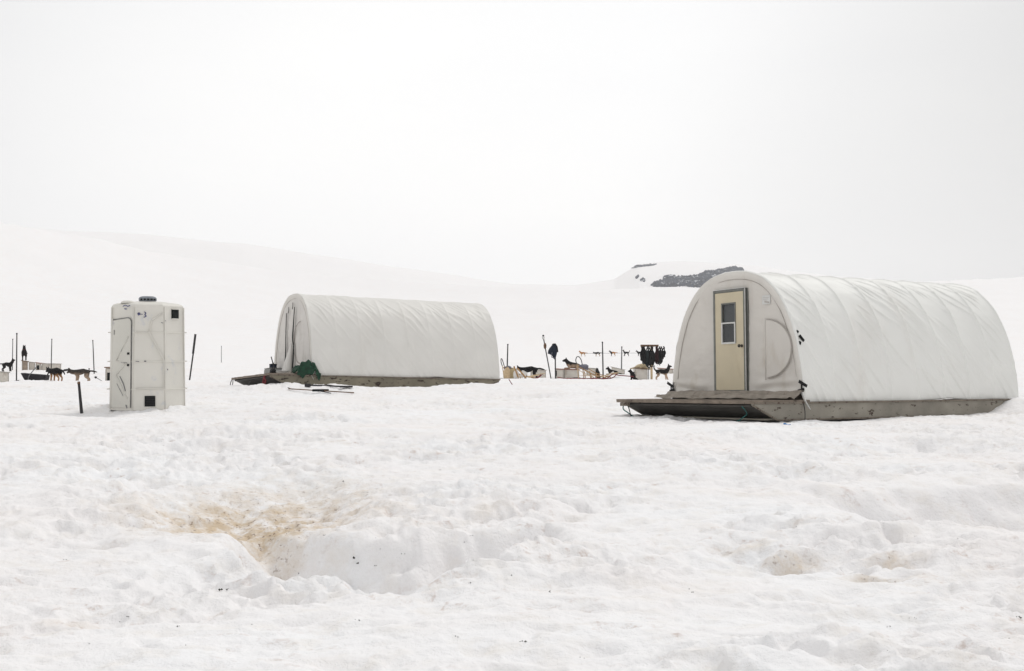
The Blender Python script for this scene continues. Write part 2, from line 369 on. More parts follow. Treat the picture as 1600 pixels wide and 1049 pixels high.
# ------------------------------------------------------------------ snow sheet
def make_ground():
    a_d = math.radians(31)
    az = np.concatenate([np.linspace(-PI, -a_d, 90, endpoint=False), np.linspace(-a_d, a_d, 1000), np.linspace(a_d, PI, 90)[1:]])
    rr = [0.6]
    while rr[-1] < 5: rr.append(rr[-1] + .25)
    while rr[-1] < 45: rr.append(rr[-1] * 1.0046)
    while rr[-1] < 2900: rr.append(rr[-1] * 1.012)
    rr = np.array(rr)
    A, R = np.meshgrid(az, rr); X = R * np.sin(A); Y = R * np.cos(A)
    Z = ground(X, Y)
    nr, nc = X.shape
    V = np.stack([X, Y, Z], -1).reshape(-1, 3)
    i, j = np.meshgrid(np.arange(nr - 1), np.arange(nc - 1), indexing='ij')
    q = np.stack([i * nc + j, i * nc + j + 1, (i + 1) * nc + j + 1, (i + 1) * nc + j], -1).reshape(-1, 4)[:, ::-1]
    me = bpy.data.meshes.new('snow_ground')
    me.vertices.add(len(V)); me.vertices.foreach_set('co', V.astype(np.float32).ravel())
    me.loops.add(q.size); me.loops.foreach_set('vertex_index', q.astype(np.int32).ravel())
    me.polygons.add(len(q)); me.polygons.foreach_set('loop_start', np.arange(0, q.size, 4, dtype=np.int32))
    me.polygons.foreach_set('loop_total', np.full(len(q), 4, np.int32))
    me.polygons.foreach_set('use_smooth', np.ones(len(q), bool))
    me.update(calc_edges=True)
    # where brown dirt has gathered: a property of the place, not of its light
    D = np.zeros_like(X)
    def blob(cx, cy, rx, ry, k):
        return k * np.exp(-(((X - cx) / rx) ** 2 + ((Y - cy) / ry) ** 2))
    D += blob(-2.65, 11.2, .85, .95, 2.1) + blob(-2.3, 10.5, .6, .4, 1.5) + blob(-2.3, 12.2, 1.0, 1.1, .9) + blob(-1.3, 10.9, .7, .6, .3) + blob(-3.1, 10.2, .3, .5, .2) + blob(-1.55, 9.3, .8, .35, .2)
    for hx, hy, rx, ry, k in ((2.2, 9.12, .24, .10, 1.9), (1.9, 9.5, .20, .12, 1.3), (2.66, 8.38, .24, .08, 1.9), (2.98, 8.95, .16, .16, 1.7), (-3.95, 13.0, .2, .2, .5), (-1.85, 7.58, .11, .07, 1.1), (-2.75, 7.2, .2, .1, .7), (-3.05, 8.8, .14, .12, .8),
                              (2.5, 7.75, .3, .08, .5), (-.65, 7.75, .3, .06, .55), (-.2, 10.9, .2, .2, .5), (1.2, 13.2, .5, .3, .45), (.9, 14.6, .5, .3, .4), (-1.0, 15.4, .8, .5, .35), (-3.3, 17, 1.2, .5, .3), (4.9, 11.5, 1.3, .8, .18)):
        D += blob(hx, hy, rx * 1.1, ry * 1.1, k * .72)
    at = me.attributes.new('dirt', 'FLOAT', 'POINT'); at.data.foreach_set('value', D.astype(np.float32).ravel())
    m = bpy.data.materials.new('old_snow'); m.use_nodes = True
    nt = m.node_tree; N = nt.nodes; L = nt.links; b = N['Principled BSDF']
    b.inputs['Roughness'].default_value = .75; b.inputs['Specular IOR Level'].default_value = .15
    geo = N.new('ShaderNodeNewGeometry'); at = N.new('ShaderNodeAttribute'); at.attribute_name = 'dirt'
    def noise(s, d=5, r=.6, vec=None, dist=0):
        n = N.new('ShaderNodeTexNoise'); n.inputs['Scale'].default_value = s; n.inputs['Detail'].default_value = d; n.inputs['Roughness'].default_value = r; n.inputs['Distortion'].default_value = dist
        L.new(vec or geo.outputs['Position'], n.inputs['Vector']); return n.outputs['Fac']
    def mr(v, a, b_, c=0, d=1):
        r = N.new('ShaderNodeMapRange'); r.inputs['From Min'].default_value = a; r.inputs['From Max'].default_value = b_; r.inputs['To Min'].default_value = c; r.inputs['To Max'].default_value = d
        L.new(v, r.inputs['Value']); return r.outputs['Result']
    def mth(op, a, b_):
        r = N.new('ShaderNodeMath'); r.operation = op
        for i_, v in enumerate((a, b_)):
            if isinstance(v, (int, float)): r.inputs[i_].default_value = v
            else: L.new(v, r.inputs[i_])
        return r.outputs[0]
    def mix(f, a, b_):
        r = N.new('ShaderNodeMix'); r.data_type = 'RGBA'; L.new(f, r.inputs['Factor'])
        for k, v in (('A', a), ('B', b_)):
            if isinstance(v, tuple): r.inputs[k].default_value = (*v, 1)
            else: L.new(v, r.inputs[k])
        return r.outputs['Result']
    base = mix(mr(noise(.35, 4), .35, .65), (.905, .905, .915), (.895, .868, .862))
    base = mix(mth('MULTIPLY', mr(noise(2.6, 7, .68, dist=.2), .50, .72), .5), base, (.80, .75, .69))
    # thin dirty streaks
    st = mth('MULTIPLY', mr(noise(6.5, 9, .75, dist=.3), .555, .66), mr(noise(.9, 3), .45, .60))
    base = mix(mth('MULTIPLY', st, .55), base, (.50, .37, .30))
    # gathered dirt
    dn = mr(noise(4.2, 9, .70, dist=.15), .36, .66)
    dv = mth('MULTIPLY', at.outputs['Fac'], dn)
    base = mix(mr(dv, .04, 1.4), base, (.64, .52, .38))
    dk = mth('MULTIPLY', at.outputs['Fac'], mr(noise(17, 6, .75, dist=.2), .57, .68))
    base = mix(mth('MULTIPLY', dk, .85), base, (.22, .135, .09))
    L.new(base, b.inputs['Base Color'])
    bp = N.new('ShaderNodeBump'); bp.inputs['Distance'].default_value = .035; bp.inputs['Strength'].default_value = .8
    h = mth('ADD', noise(9, 6, .62), mth('MULTIPLY', noise(38, 4, .6), .25))
    L.new(h, bp.inputs['Height']); L.new(bp.outputs['Normal'], b.inputs['Normal'])
    me.materials.append(m)
    o = bpy.data.objects.new('snow_ground', me); COL.objects.link(o)
    tag(o, 'old lumpy white snowfield with brown stained pits rising to far slopes', 'snow ground', kind='structure')
make_ground()

# ------------------------------------------------------------------ rock outcrops on the far slope
M['rock'] = mat('bare_rock', (.048, .068, .105), .95, .8, .35, 1.2, .5, detail=9, stain=((.75, .77, .80), .16, .585, .03, (1, 1, 2.5)))
def ray_dist(px, py):
    rs = np.linspace(700, 1500, 1601)
    x = (px - 800) / F * rs; el = (ground(x, rs, False) - EYE) / rs
    ok = np.nonzero(el >= (HZ - py) / F)[0]
    return rs[ok[0]] if len(ok) else 1340.0
def outcrop(poly, label, faded=False, amp=2.2):
    xs = [p[0] for p in poly]; ys = [p[1] for p in poly]
    x0, x1, y0, y1 = min(xs) - 3, max(xs) + 3, min(ys) - 2, max(ys) + 2
    # footprint of the outcrop on the hillside in metres, taken at its two distances
    nx = max(14, int((x1 - x0) * 1.6)); ny = max(10, int((y1 - y0) * 2.4))
    gx = np.linspace(x0, x1, nx); gy = np.linspace(y1, y0, ny)
    P = np.zeros((ny, nx, 3))
    def sd(px, py):
        inside = False; best = 1e9; n = len(poly)
        for i in range(n):
            ax, ay = poly[i]; bx, by = poly[(i + 1) % n]
            if (ay > py) != (by > py) and px < (bx - ax) * (py - ay) / (by - ay) + ax: inside = not inside
            t = max(0, min(1, ((px - ax) * (bx - ax) + (py - ay) * (by - ay)) / ((bx - ax) ** 2 + (by - ay) ** 2 + 1e-9)))
            best = min(best, math.hypot(px - ax - t * (bx - ax), py - ay - t * (by - ay)))
        return best if inside else -best
    kx = np.linspace(x0, x1, 12)
    DD = np.zeros((ny, nx))
    for j, py in enumerate(gy): DD[j] = np.interp(gx, kx, [ray_dist(px, py) for px in kx])
    GX, GY = np.meshgrid(gx, gy)
    XW = (GX - 800) / F * DD; GZ = ground(XW, DD, False)
    SD = np.array([[sd(px, py) for px in gx] for py in gy]) + 1.2 * pn(GX * .35, GY * .7, 3) + .9 * pn(GX * 1.1, GY * 1.6, 4)
    HG = np.clip(SD * 1.1, -2.5, 1.6) + np.where(SD > 0, amp * .5 * (pn(GX * .25, GY * .6, 9) + pn(GX * .9, GY * 1.3, 10)), 0)
    P = np.stack([XW, DD - .8 * np.maximum(HG, 0), GZ + HG], -1)
    o = MB().grid(P).build('rock_outcrop', M['rock'], None, True, solid=.8)
    tag(o, label, 'rock', 'bare rocks on the far snow slope')
outcrop([(1017, 446), (1024, 442), (1032, 439), (1045, 438), (1058, 434), (1075, 433), (1094, 430), (1102, 425), (1117, 424), (1127, 422), (1140, 419), (1148, 418), (1160, 421), (1170, 436), (1160, 450), (1100, 449), (1083, 449), (1068, 447), (1050, 449), (1030, 450)],
        'large slanting bare grey rock band on snow slope behind the near shelter')
outcrop([(1036, 434), (1041, 432), (1054, 431), (1056, 433), (1046, 436), (1037, 437)], 'short grey rock strip just above the large rock band', amp=.8)
outcrop([(993, 434), (996, 430.5), (998, 431.5), (996, 435)], 'tiny dark rock poking from snow, higher of two left of rock band', amp=.5)
outcrop([(1001, 437), (1005, 435.5), (1008, 438), (1006, 440), (1002, 439)], 'small brown rock poking from snow, lower of two left of rock band', amp=.5)
outcrop([(984, 418.5), (992, 416), (1004, 415.4), (1018, 413.5), (1026, 413), (1014, 416), (1000, 417), (990, 419)], 'faint rock streak near the cloud at top of the far slope', amp=.4)

# ------------------------------------------------------------------ shelters on sleds
W = 3.8; LEN = 6.05; HT = 2.37; FZ = .50
prof_half = [(1.0, -.078), (1.0, 0), (.988, .12), (.955, .276), (.895, .455), (.80, .634), (.69, .765), (.566, .865), (.42, .94), (.22, .987), (0, 1.0)]
_pp = [Vector((w * W / 2, h * HT + FZ, 0)) for w, h in prof_half] + [Vector((-w * W / 2, h * HT + FZ, 0)) for w, h in prof_half[::-1][1:]]
_pf = curve_pts(_pp, 14)
def resample(pts, n):
    P = np.array([tuple(p)[:2] for p in pts]); d = np.r_[0, np.cumsum(np.linalg.norm(np.diff(P, axis=0), axis=1))]
    s = np.linspace(0, d[-1], n); Q = np.stack([np.interp(s, d, P[:, 0]), np.interp(s, d, P[:, 1])], -1)
    T = np.gradient(Q, axis=0); T /= np.linalg.norm(T, axis=1)[:, None]
    Nn = np.stack([T[:, 1], -T[:, 0]], -1)      # outward for a path going from +y over the top to -y
    return Q, Nn, s
def halfw(z):   # half width of the arch at height z
    zs = [FZ + h * HT for w, h in prof_half]; ws = [w * W / 2 for w, h in prof_half]
    q = np.array([tuple(p)[:2] for p in _pf[:len(_pf) // 2 + 1]])
    return np.interp(z, q[:, 1], q[:, 0])
def make_shelter(fr, label, matc, mate, hullm, near):
    t = thing('tent_shelter', label, 'tent')
    t.matrix_world = fr.m
    t.location = (fr.x, fr.y, fr.z); t.rotation_euler = fr.m.to_euler()
    yc = W / 2
    sd = 3 if near else 17
    B = 1.32 if near else 1.30       # how far the porch reaches out in front of the tent
    # ---- cover
    ns, nx = (230, 520) if near else (160, 300)
    Q, Nn, s = resample(_pf, ns)
    xs = np.linspace(-.04, LEN, nx)
    S, Xx = np.meshgrid(s, xs)
    Ltot = s[-1]
    bay = LEN / 8
    fr_ = (Xx % bay) / bay
    sag = (-.034 if near else -.014) * np.sin(PI * np.clip(fr_, 0, 1)) ** .8
    hoop = (.018 if near else .004) * np.exp(-(np.minimum(fr_, 1 - fr_) * bay / .028) ** 2)
    # diagonal creases falling away from each hoop (both slopes), plus broad ripples
    sm = np.abs(S - Ltot / 2)            # distance from the ridge along the fabric
    dgx = Xx - sm * .75
    rid = 1 - np.abs(fbm(dgx * 2.7 + .15 * fbm(Xx, S, 2, 5), sm * .55 + (S > Ltot / 2) * 9.3, 2, 12 + sd)) * 2.4
    cre = np.clip(rid - .45, 0, 1) ** 1.3
    amp = sstep(.05, .40, np.clip(fbm(Xx * .55, S * .55, 2, 21 + sd) + .50, 0, 1)) * (.35 + .65 * np.sin(PI * np.clip(fr_ * .95 + .05, 0, 1)))
    d = sag + hoop + cre * amp * (.062 if near else .040) + fbm(Xx * 1.3, S * 2.6, 3, 31 + sd) * .006
    d += .005 * np.sin(2 * PI * (Xx * 2.2 + .5 * fbm(Xx, S, 2, 6))) * sstep(Ltot / 2 - 1.0, Ltot / 2 - .2, sm) * .8
    # gathered skirt at the hem
    hem = np.minimum(S, Ltot - S)
    d += (1 - sstep(0, .5, hem)) * (.020 * fbm(Xx * 3.2, S * .6, 2, 44) + .012)
    P = np.zeros((nx, ns, 3))
    P[..., 0] = Xx + .012 * fbm(Xx, S * 2, 2, 50) * (Xx < .3)
    P[..., 1] = yc + Q[None, :, 0] + Nn[None, :, 0] * d
    P[..., 2] = Q[None, :, 1] + Nn[None, :, 1] * d
    lift = (1 - sstep(0, .16, hem)) * (.045 * fbm(Xx * .9, S * 0 + 3, 3, 47) + .02 * np.exp(-((Xx - 3.9) / .5) ** 2))
    P[..., 2] += lift
    c = MB().grid(P).build('cover', matc, t, True, solid=.004)
    # ---- edge band of the cover turned on to the end walls
    for side, x0, nm in ((0, -.04, 'edge_band'), (1, LEN, 'edge_band')):
        n = 90; Qb, Nb, sb = resample(_pf, n); G = np.zeros((n, 5, 3))
        for k, (inn, dx) in enumerate(((0.002, 0), (-.02, -.012), (-.07, -.008), (-.12, .006), (-.15, .026))):
            G[:, k, 1] = yc + Qb[:, 0] + Nb[:, 0] * inn; G[:, k, 2] = Qb[:, 1] + Nb[:, 1] * inn
            G[:, k, 0] = x0 + (dx if side == 0 else -dx) + .004 * fbm(sb * 2, sb * 0 + k, 2, 8)
        G = G[5:-5]
        bnd = MB().grid(G).build(nm, M['band'], t, True)
        if side == 0:
            sl = [(x0 + .012, *(Qb[i] + Nb[i] * -.150 + np.array([yc, 0]))) for i in range(6, n - 6)]
            sm_ = MB().tube(sl, .006 if near else .006, 6).build('seam', M['seam_pale'], bnd, True)
    # ---- end walls
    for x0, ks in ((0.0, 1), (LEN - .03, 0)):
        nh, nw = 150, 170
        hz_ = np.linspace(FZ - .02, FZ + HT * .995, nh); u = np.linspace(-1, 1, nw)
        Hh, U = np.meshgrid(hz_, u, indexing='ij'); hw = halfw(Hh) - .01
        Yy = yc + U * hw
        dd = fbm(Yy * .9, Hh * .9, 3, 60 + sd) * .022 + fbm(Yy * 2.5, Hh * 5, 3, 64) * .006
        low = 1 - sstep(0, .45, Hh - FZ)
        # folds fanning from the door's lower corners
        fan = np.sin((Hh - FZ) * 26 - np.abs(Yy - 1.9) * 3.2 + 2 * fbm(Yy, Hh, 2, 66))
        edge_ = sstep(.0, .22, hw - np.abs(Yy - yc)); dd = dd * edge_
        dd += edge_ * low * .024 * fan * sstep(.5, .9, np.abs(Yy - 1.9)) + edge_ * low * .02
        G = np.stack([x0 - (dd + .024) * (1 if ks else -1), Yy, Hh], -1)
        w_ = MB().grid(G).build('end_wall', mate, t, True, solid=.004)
    # ---- hull
    hw0, hw1 = -.05, W + .05
    h = MB()
    side = [(-B, .325), (-B + .04, .27), (-B + .60, .0), (5.22, .0), (6.02, .27), (6.08, .325)]
    for y in (hw0, hw1 - .05):
        h.prism([(a, b) for a, b in side], 1, y, y + .05)
    h.box(((5.2 - 1.0) / 2, yc, .025), (6.2, W, .03))
    h.prism([(5.22, .02), (5.25, .02), (6.04, .29), (6.0, .29)], 1, hw0 + .05, hw1 - .05)
    hu = h.build('hull', hullm, t, bevel=.008)
    # chine flange and rub rail
    fl = MB(); fl.tube([(-B + .02, hw0 - .012, .275), (-B + .59, hw0 - .012, .012), (5.22, hw0 - .012, .012), (6.0, hw0 - .012, .25)], .017, 6)
    fl.build('chine_rail', M['rail'], t)
    rl = MB(); rl.box(((6.06 - B) / 2, hw0 - .008, .318), (6.03 + B, .05, .035)); rl.box(((6.06 - B) / 2, hw1 + .008, .318), (6.03 + B, .05, .035)); rl.build('top_rail', M['rail'], t, bevel=.005)
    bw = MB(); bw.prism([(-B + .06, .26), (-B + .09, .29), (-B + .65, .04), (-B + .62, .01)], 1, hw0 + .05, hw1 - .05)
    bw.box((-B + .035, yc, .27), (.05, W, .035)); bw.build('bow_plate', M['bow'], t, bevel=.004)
    # ---- porch deck of planks
    dk = MB(); y = -.06; k = 0
    while y < W + .10:
        wd = .186; dx = random.uniform(-.02, .02); dz = random.uniform(-.003, .003)
        dk.box(((.06 - B) / 2 + dx, y + wd / 2, .352 + dz), (B + .10, wd - .006, .034)); y += wd; k += 1
    dk.box((-B - .02, yc + .04, .333), (.05, W + .26, .055)); dk.build('deck', M['deck'], t, bevel=.003)
    tf = MB(); tf.box((LEN / 2 - .02, yc, .41), (LEN - .12, W - .12, .11)); tf.build('floor_frame', M['deck'], t)
    # ---- crumpled skirt hanging from the wall's foot on to the deck
    n, k = 260, 26
    yy = np.linspace(-.04, W + .04, n); v = np.linspace(0, 1, k); Yg, Vg = np.meshgrid(yy, v)
    out = .06 + .40 * Vg ** 1.2 + .10 * fbm(Yg * .9, Vg, 2, 77 + sd) * Vg
    zz = FZ + .015 - (.125) * Vg ** 1.3 + .045 * np.sin(Vg * 9 + 3 * fbm(Yg * .6, Vg * 2, 2, 78)) * np.sin(PI * Vg) + .04 * fbm(Yg * 1.4, Vg * 4, 3, 80)
    zz = np.maximum(zz, .375)
    out += .035 * fbm(Yg * 1.7, Vg * 5, 3, 82)
    MB().grid(np.stack([-out, Yg, zz], -1)).build('crumpled_skirt', M['tarp'], t, True, solid=.006)
    # ---- corner straps of black webbing at the cover's foot, torn flap
    for yb, sg in ((0.0, -1), (W, 1)):
        b = MB(); R_ = Matrix.Rotation(math.radians(24) * (1 if sg < 0 else 1), 3, 'X')
        b.box((-.07, yb + sg * .03, .66), (.012, .22, .055), R_); b.box((-.07, yb - sg * .02, .545), (.012, .16, .05), Matrix.Rotation(-.2, 3, 'X'))
        b.box((-.075, yb + sg * .0, .585), (.012, .03, .17)); b.build('corner_strap', M['black'], t)
    n = 12; v = np.linspace(0, 1, n); G = np.zeros((n, 4, 3))
    for k in range(4):
        G[:, k, 0] = -.09 + .05 * v - .02 * np.sin(v * 4) ; G[:, k, 1] = -.02 - .10 * v - .05 + k * .028 * (1 - .3 * v); G[:, k, 2] = .50 - .31 * v + .01 * k
    MB().grid(G).build('torn_flap', matc, t, True, solid=.004)
    return t
def wall_arc(t, x, cyc, czc, rad, a0, a1, r, name, m, near=True, ry=1.0):
    p = [(x, cyc + rad * ry * math.cos(a), czc + rad * math.sin(a)) for a in np.linspace(a0, a1, 40)]
    return MB().tube(p, r, 6).build(name, m, t, True)

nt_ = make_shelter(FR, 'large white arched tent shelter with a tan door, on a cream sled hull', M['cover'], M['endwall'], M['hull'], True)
# door of the near shelter
dy0, dy1 = 1.46, 2.40; dz0, dz1 = FZ + .005, FZ + 2.03
dc = (dy0 + dy1) / 2
fr = MB(); th = .055
fr.box((-.05, dy0 + th / 2, (dz0 + dz1) / 2), (.09, th, dz1 - dz0)); fr.box((-.05, dy1 - th / 2, (dz0 + dz1) / 2), (.09, th, dz1 - dz0))
fr.box((-.05, dc, dz1 - th / 2), (.09, dy1 - dy0 - 2 * th, th)); fr.box((-.05, dc, dz0 + .02), (.09, dy1 - dy0 - 2 * th, .04))
fr.box((-.03, dy0 - .018, (dz0 + dz1) / 2), (.05, .03, dz1 - dz0 - .01)); fr.box((-.03, dy1 + .018, (dz0 + dz1) / 2), (.05, .03, dz1 - dz0 - .01))
fro = fr.build('door_frame', M['alu'], nt_, bevel=.006)
edge = MB(); edge.box((-.096, dc, dz1 + .006), (.012, dy1 - dy0 + .01, .010)); edge.box((-.097, dy0 - .004, (dz0 + dz1) / 2), (.010, .010, dz1 - dz0 - .02)); edge.build('frame_trim', M['alulight'], fro)
gap = MB(); gap.box((-.022, dy1 + .045, (dz0 + dz1) / 2 - .1), (.040, .022, dz1 - dz0 - .3)); gap.build('door_gasket', M['blackgap'], fro)
dr = MB()
a0, a1, b0, b1 = dy0 + .06, dy1 - .06, dz0 + .045, dz1 - .06
w0, w1, v0, v1 = dc - .20, dc + .22, dz0 + .96, dz0 + 1.76      # window opening (y, z)
dr.box((-.065, (a0 + w0) / 2, (b0 + b1) / 2), (.05, w0 - a0, b1 - b0)); dr.box((-.065, (w1 + a1) / 2, (b0 + b1) / 2), (.05, a1 - w1, b1 - b0))
dr.box((-.065, (w0 + w1) / 2, (b0 + v0) / 2), (.05, w1 - w0, v0 - b0)); dr.box((-.065, (w0 + w1) / 2, (v1 + b1) / 2), (.05, w1 - w0, b1 - v1))
dro = dr.build('door', M['door'], nt_)
wf = MB(); t_ = .03
wf.box((-.085, w0 + t_ / 2, (v0 + v1) / 2), (.035, t_, v1 - v0)); wf.box((-.085, w1 - t_ / 2, (v0 + v1) / 2), (.035, t_, v1 - v0)); wf.box((-.085, (w0 + w1) / 2, v1 - t_ / 2), (.035, w1 - w0 - 2 * t_, t_))
wf.build('window_surround', M['alu'], dro, bevel=.004)
sf = MB(); vm = (v0 + v1) / 2
sf.box((-.098, (w0 + w1) / 2, vm), (.03, w1 - w0 - .01, .03)); sf.box((-.098, (w0 + w1) / 2, v0 + .005), (.03, w1 - w0 - .01, .035))
sf.box((-.098, w0 + .02, (v0 + vm) / 2), (.03, .028, vm - v0 - .03)); sf.box((-.098, w1 - .02, (v0 + vm) / 2), (.03, .028, vm - v0 - .03)); sf.build('window_sash', M['alulight'], dro, bevel=.003)
MB().box((-.060, (w0 + w1) / 2, (vm + v1) / 2), (.008, w1 - w0 - .06, v1 - vm - .03)).build('window_screen', M['mesh'], dro)
MB().box((-.078, (w0 + w1) / 2, (v0 + vm) / 2), (.008, w1 - w0 - .055, vm - v0 - .04)).build('window_pane', M['glass'], dro)
kb = MB().lathe([(.03, 0), (.03, .012), (.012, .018), (.012, .05), (.03, .062), (.034, .08), (.022, .097)], n=16)
kb.v = [(-.090 - z, a0 + .045 + x, dz0 + .90 + y) for x, y, z in kb.v]; kb.build('handle', M['knob'], dro, True)
# window flap, label and small marks on the near end wall
fx = -.040
fc, fz = 1.16, FZ + 1.0
wall_arc(nt_, fx - .012, .94, FZ + .83, .56, PI / 2 + .05, PI * 1.5 - .05, .010, 'zip', M['seam_pale'], ry=1.22)
MB().tube([(fx - .010, .96, FZ + 1.42), (fx - .010, .96, FZ + .24)], .008, 6).build('zip_seam', M['band'], nt_, True)
pt = [(.94 - .54 * 1.22 * math.cos(a), FZ + .83 + .54 * math.sin(a)) for a in np.linspace(-PI / 2, PI / 2, 30)]
MB().prism(pt, 0, -.052, -.03).build('window_flap', M['endwall'], nt_)
lb = MB(); lb.box((-.045, .92, FZ + 1.76), (.006, .22, .17)); lbo = lb.build('label_patch', M['alulight'], nt_)
pr = MB()
for k in range(3): pr.box((-.0487, .92 + (.02 if k else 0), FZ + 1.80 - k * .03), (.001, .17 - .04 * k, .007))
pr.box((-.0487, .90, FZ + 1.712), (.001, .13, .030), Matrix.Rotation(.15, 3, 'X')); pr.build('label_print', M['seam_pale'], lbo)
ey = MB()
for y in (2.95, 3.07, 1.15, 1.02, .25): ey.box((-.085, y, FZ + .005), (.02, .025, .02))
ey.build('eyelet', M['blackgap'], nt_)
st_ = MB()
st_.tube(curve_pts([(fx, .93, FZ + .87), (fx - .004, .90, FZ + .875), (fx - .004, .83, FZ + .85), (fx, .82, FZ + .82)], 6), .008, 6).build('zip_pull', M['seam_pale'], nt_, True)
# worn patches at the band near the right corner
wn = MB()
for y, z, w, h_, a in ((-.012, 1.62, .05, .05, .5), (-.075, 1.50, .15, .05, .75), (-.005, 1.41, .05, .06, .3)):
    yy = W / 2 - float(halfw(z)) - .012
    wn.box((.06 - (y + .03), yy - .002, z), (w, .014, h_), Matrix.Rotation(a, 3, 'Y'))
wn.build('worn_patch', M['blackgap'], nt_)
# cords at the bow
def cord(keys, r, name, m, parent): return MB().tube(curve_pts(keys, 8), r, 6).build(name, m, parent, True)
cord([(-1.40, .12, .26), (-1.30, .16, .20), (-1.20, .22, .12), (-1.22, .30, .06), (-1.30, .34, .0), (-1.42, .42, -.03)], .010, 'rope', M['teal'], nt_)
cord([(-1.42, 3.55, .30), (-1.40, 3.50, .2), (-1.42, 3.42, .08), (-1.40, 3.40, -.02)], .010, 'rope', M['black'], nt_)
cord([(-1.42, 3.62, .30), (-1.45, 3.62, .18), (-1.42, 3.50, .10), (-1.25, 3.45, -.02)], .012, 'rope', M['teal'], nt_)
cord([(-.12, -.09, .30), (-.10, -.10, .15), (-.12, -.11, 0), (-.2, -.13, -.04), (-.25, -.16, -.1)], .007, 'rope', M['black'], nt_)
bs = MB().box((-1.42, 3.60, .27), (.1, .2, .07)); bs.build('bow_bracket', M['rail'], nt_)

ft_ = make_shelter(FL, 'off-white arched tent shelter with slit flap door and green tarp at its foot', M['cover2'], M['endwall2'], M['hull2'], False)
# flap door slits, zip and marks of the far shelter
cord([(-.03, 2.38, FZ + 1.80), (-.035, 2.37, FZ + 1.2), (-.035, 2.36, FZ + .6), (-.035, 2.38, FZ + .02)], [.010] * 24 + [.020], 'door_slit', M['blackgap'], ft_) if False else None
def slit(keys, widths, name):
    P = curve_pts(keys, 10); n = len(P); ws = np.interp(np.linspace(0, 1, n), np.linspace(0, 1, len(widths)), widths); G = np.zeros((n, 2, 3))
    for i, p in enumerate(P): G[i, 0] = (p.x, p.y - ws[i], p.z); G[i, 1] = (p.x, p.y + ws[i], p.z)
    return MB().grid(G).build(name, M['blackgap'], ft_, solid=.01)
slit([(-.075, 2.43, FZ + 1.83), (-.085, 2.43, FZ + 1.2), (-.085, 2.42, FZ + .6), (-.110, 2.44, FZ + .05)], [.022, .030, .035, .055, .075], 'door_slit')
slit([(-.075, 1.62, FZ + 1.95), (-.085, 1.66, FZ + 1.5), (-.085, 1.73, FZ + 1.0), (-.085, 1.62, FZ + .7), (-.110, 1.60, FZ + .1)], [.022, .035, .055, .045, .04, .04], 'door_slit')
slit([(-.075, 2.21, FZ + 2.0), (-.075, 2.2, FZ + 1.9), (-.075, 2.26, FZ + 1.81)], [.015, .018, .02], 'tie_loop')
slit([(-.075, 1.80, FZ + 2.1), (-.075, 1.79, FZ + 2.0), (-.075, 1.84, FZ + 1.9)], [.015, .018, .02], 'tie_loop')
wall_arc(ft_, fx - .03, 1.05, FZ + .85, .62, PI / 2, -PI / 2, .012, 'zip', M['seam_pale'])
# pale flap bulging at the door's foot
n = 20; G = np.zeros((n, 12, 3))
for i in range(n):
    for k in range(12):
        v = i / (n - 1); u = k / 11
        G[i, k] = (-.10 - .20 * v * math.sin(PI * u) ** .7 - .03 * math.sin(9 * u), 1.75 + u * (.55 * v + .08), FZ + .85 - .83 * v)
MB().grid(G).build('door_flap', M['cover2'], ft_, True, solid=.004)
cord([(-1.32, 3.95, .33), (-1.36, 4.02, .18), (-1.34, 4.06, -.06)], .014, 'rope', M['polegrey'], ft_)
cord([(-1.32, 3.85, .33), (-1.34, 3.84, .15), (-1.38, 3.90, .0)], .014, 'rope', M['polegrey'], ft_)
cord([(-1.30, .35, .33), (-1.34, .32, .22), (-1.33, .40, .12), (-1.35, .30, -.04)], .035, 'red_strap', M['darkred'], ft_)
cord([(-1.30, .25, .33), (-1.34, .28, .25), (-1.33, .18, .16), (-1.35, .23, .04)], .025, 'red_strap', M['darkred'], ft_)
cord([(-1.28, 2.0, .2), (-1.43, 2.2, -.1), (-1.58, 2.9, -.12), (-1.68, 3.3, -.1), (-2.28, 3.4, -.24)], .008, 'rope', M['polegrey'], ft_)
for k, (yy, zz) in enumerate(((-.1, 0), (-.25, -.1))):
    cord([(6.35, -.07, .33), (6.5, -.1 + yy, .1 + zz), (6.9, -.3 + yy, -.02), (6.8 + .3 * k, -.6 + yy, -.1)], .012, 'rope', M['darkred'], ft_)
def on_frame(f, lx, ly, lz): return f.m @ Vector((lx, ly, lz))

# ------------------------------------------------------------------ things on the far shelter's porch
def crumple(name, m, f, cx, cy, z, w, d, h, label, cat, pts, seed):
    """a thrown-down tarp: a draped, folded sheet with its own jagged outline"""
    n = 46; G = np.zeros((n, n, 3)); u = np.linspace(0, 1, n)
    for i in range(n):
        for j in range(n):
            a, b = u[i], u[j]
            hh = math.sin(PI * min(1, a * 1.05)) ** .5 * math.sin(PI * b) ** .5
            over = max(0, a - .62)
            x = cx - w / 2 + w * b; y = cy + .45 - (cy + .54) * min(1, a / .62)
            jag = .12 * math.sin(b * 19 + seed) + .10 * math.sin(b * 8.5 + seed * 2)
            zz = z + h * hh + .10 * float(fbm(a * 4, b * 5, 3, 90 + seed)) - over * (.26 + jag * 1.8)
            G[i, j] = (x + .1 * float(fbm(a * 3, b * 3, 2, 95 + seed)), y - .04 * min(over * 8, 1) - .03 * math.sin(b * 11) * over, zz)
    o = MB().grid(G).build(name, m, None, True, solid=.008)
    o.location = f.m.translation; o.rotation_euler = f.m.to_euler()
    return tag(o, label, cat)
crumple('tarp', M['green'], FL, -.16, .12, .42, .66, .66, .27, 'dark green crumpled tarp draped over the porch edge of the far shelter', 'tarp', None, 3)
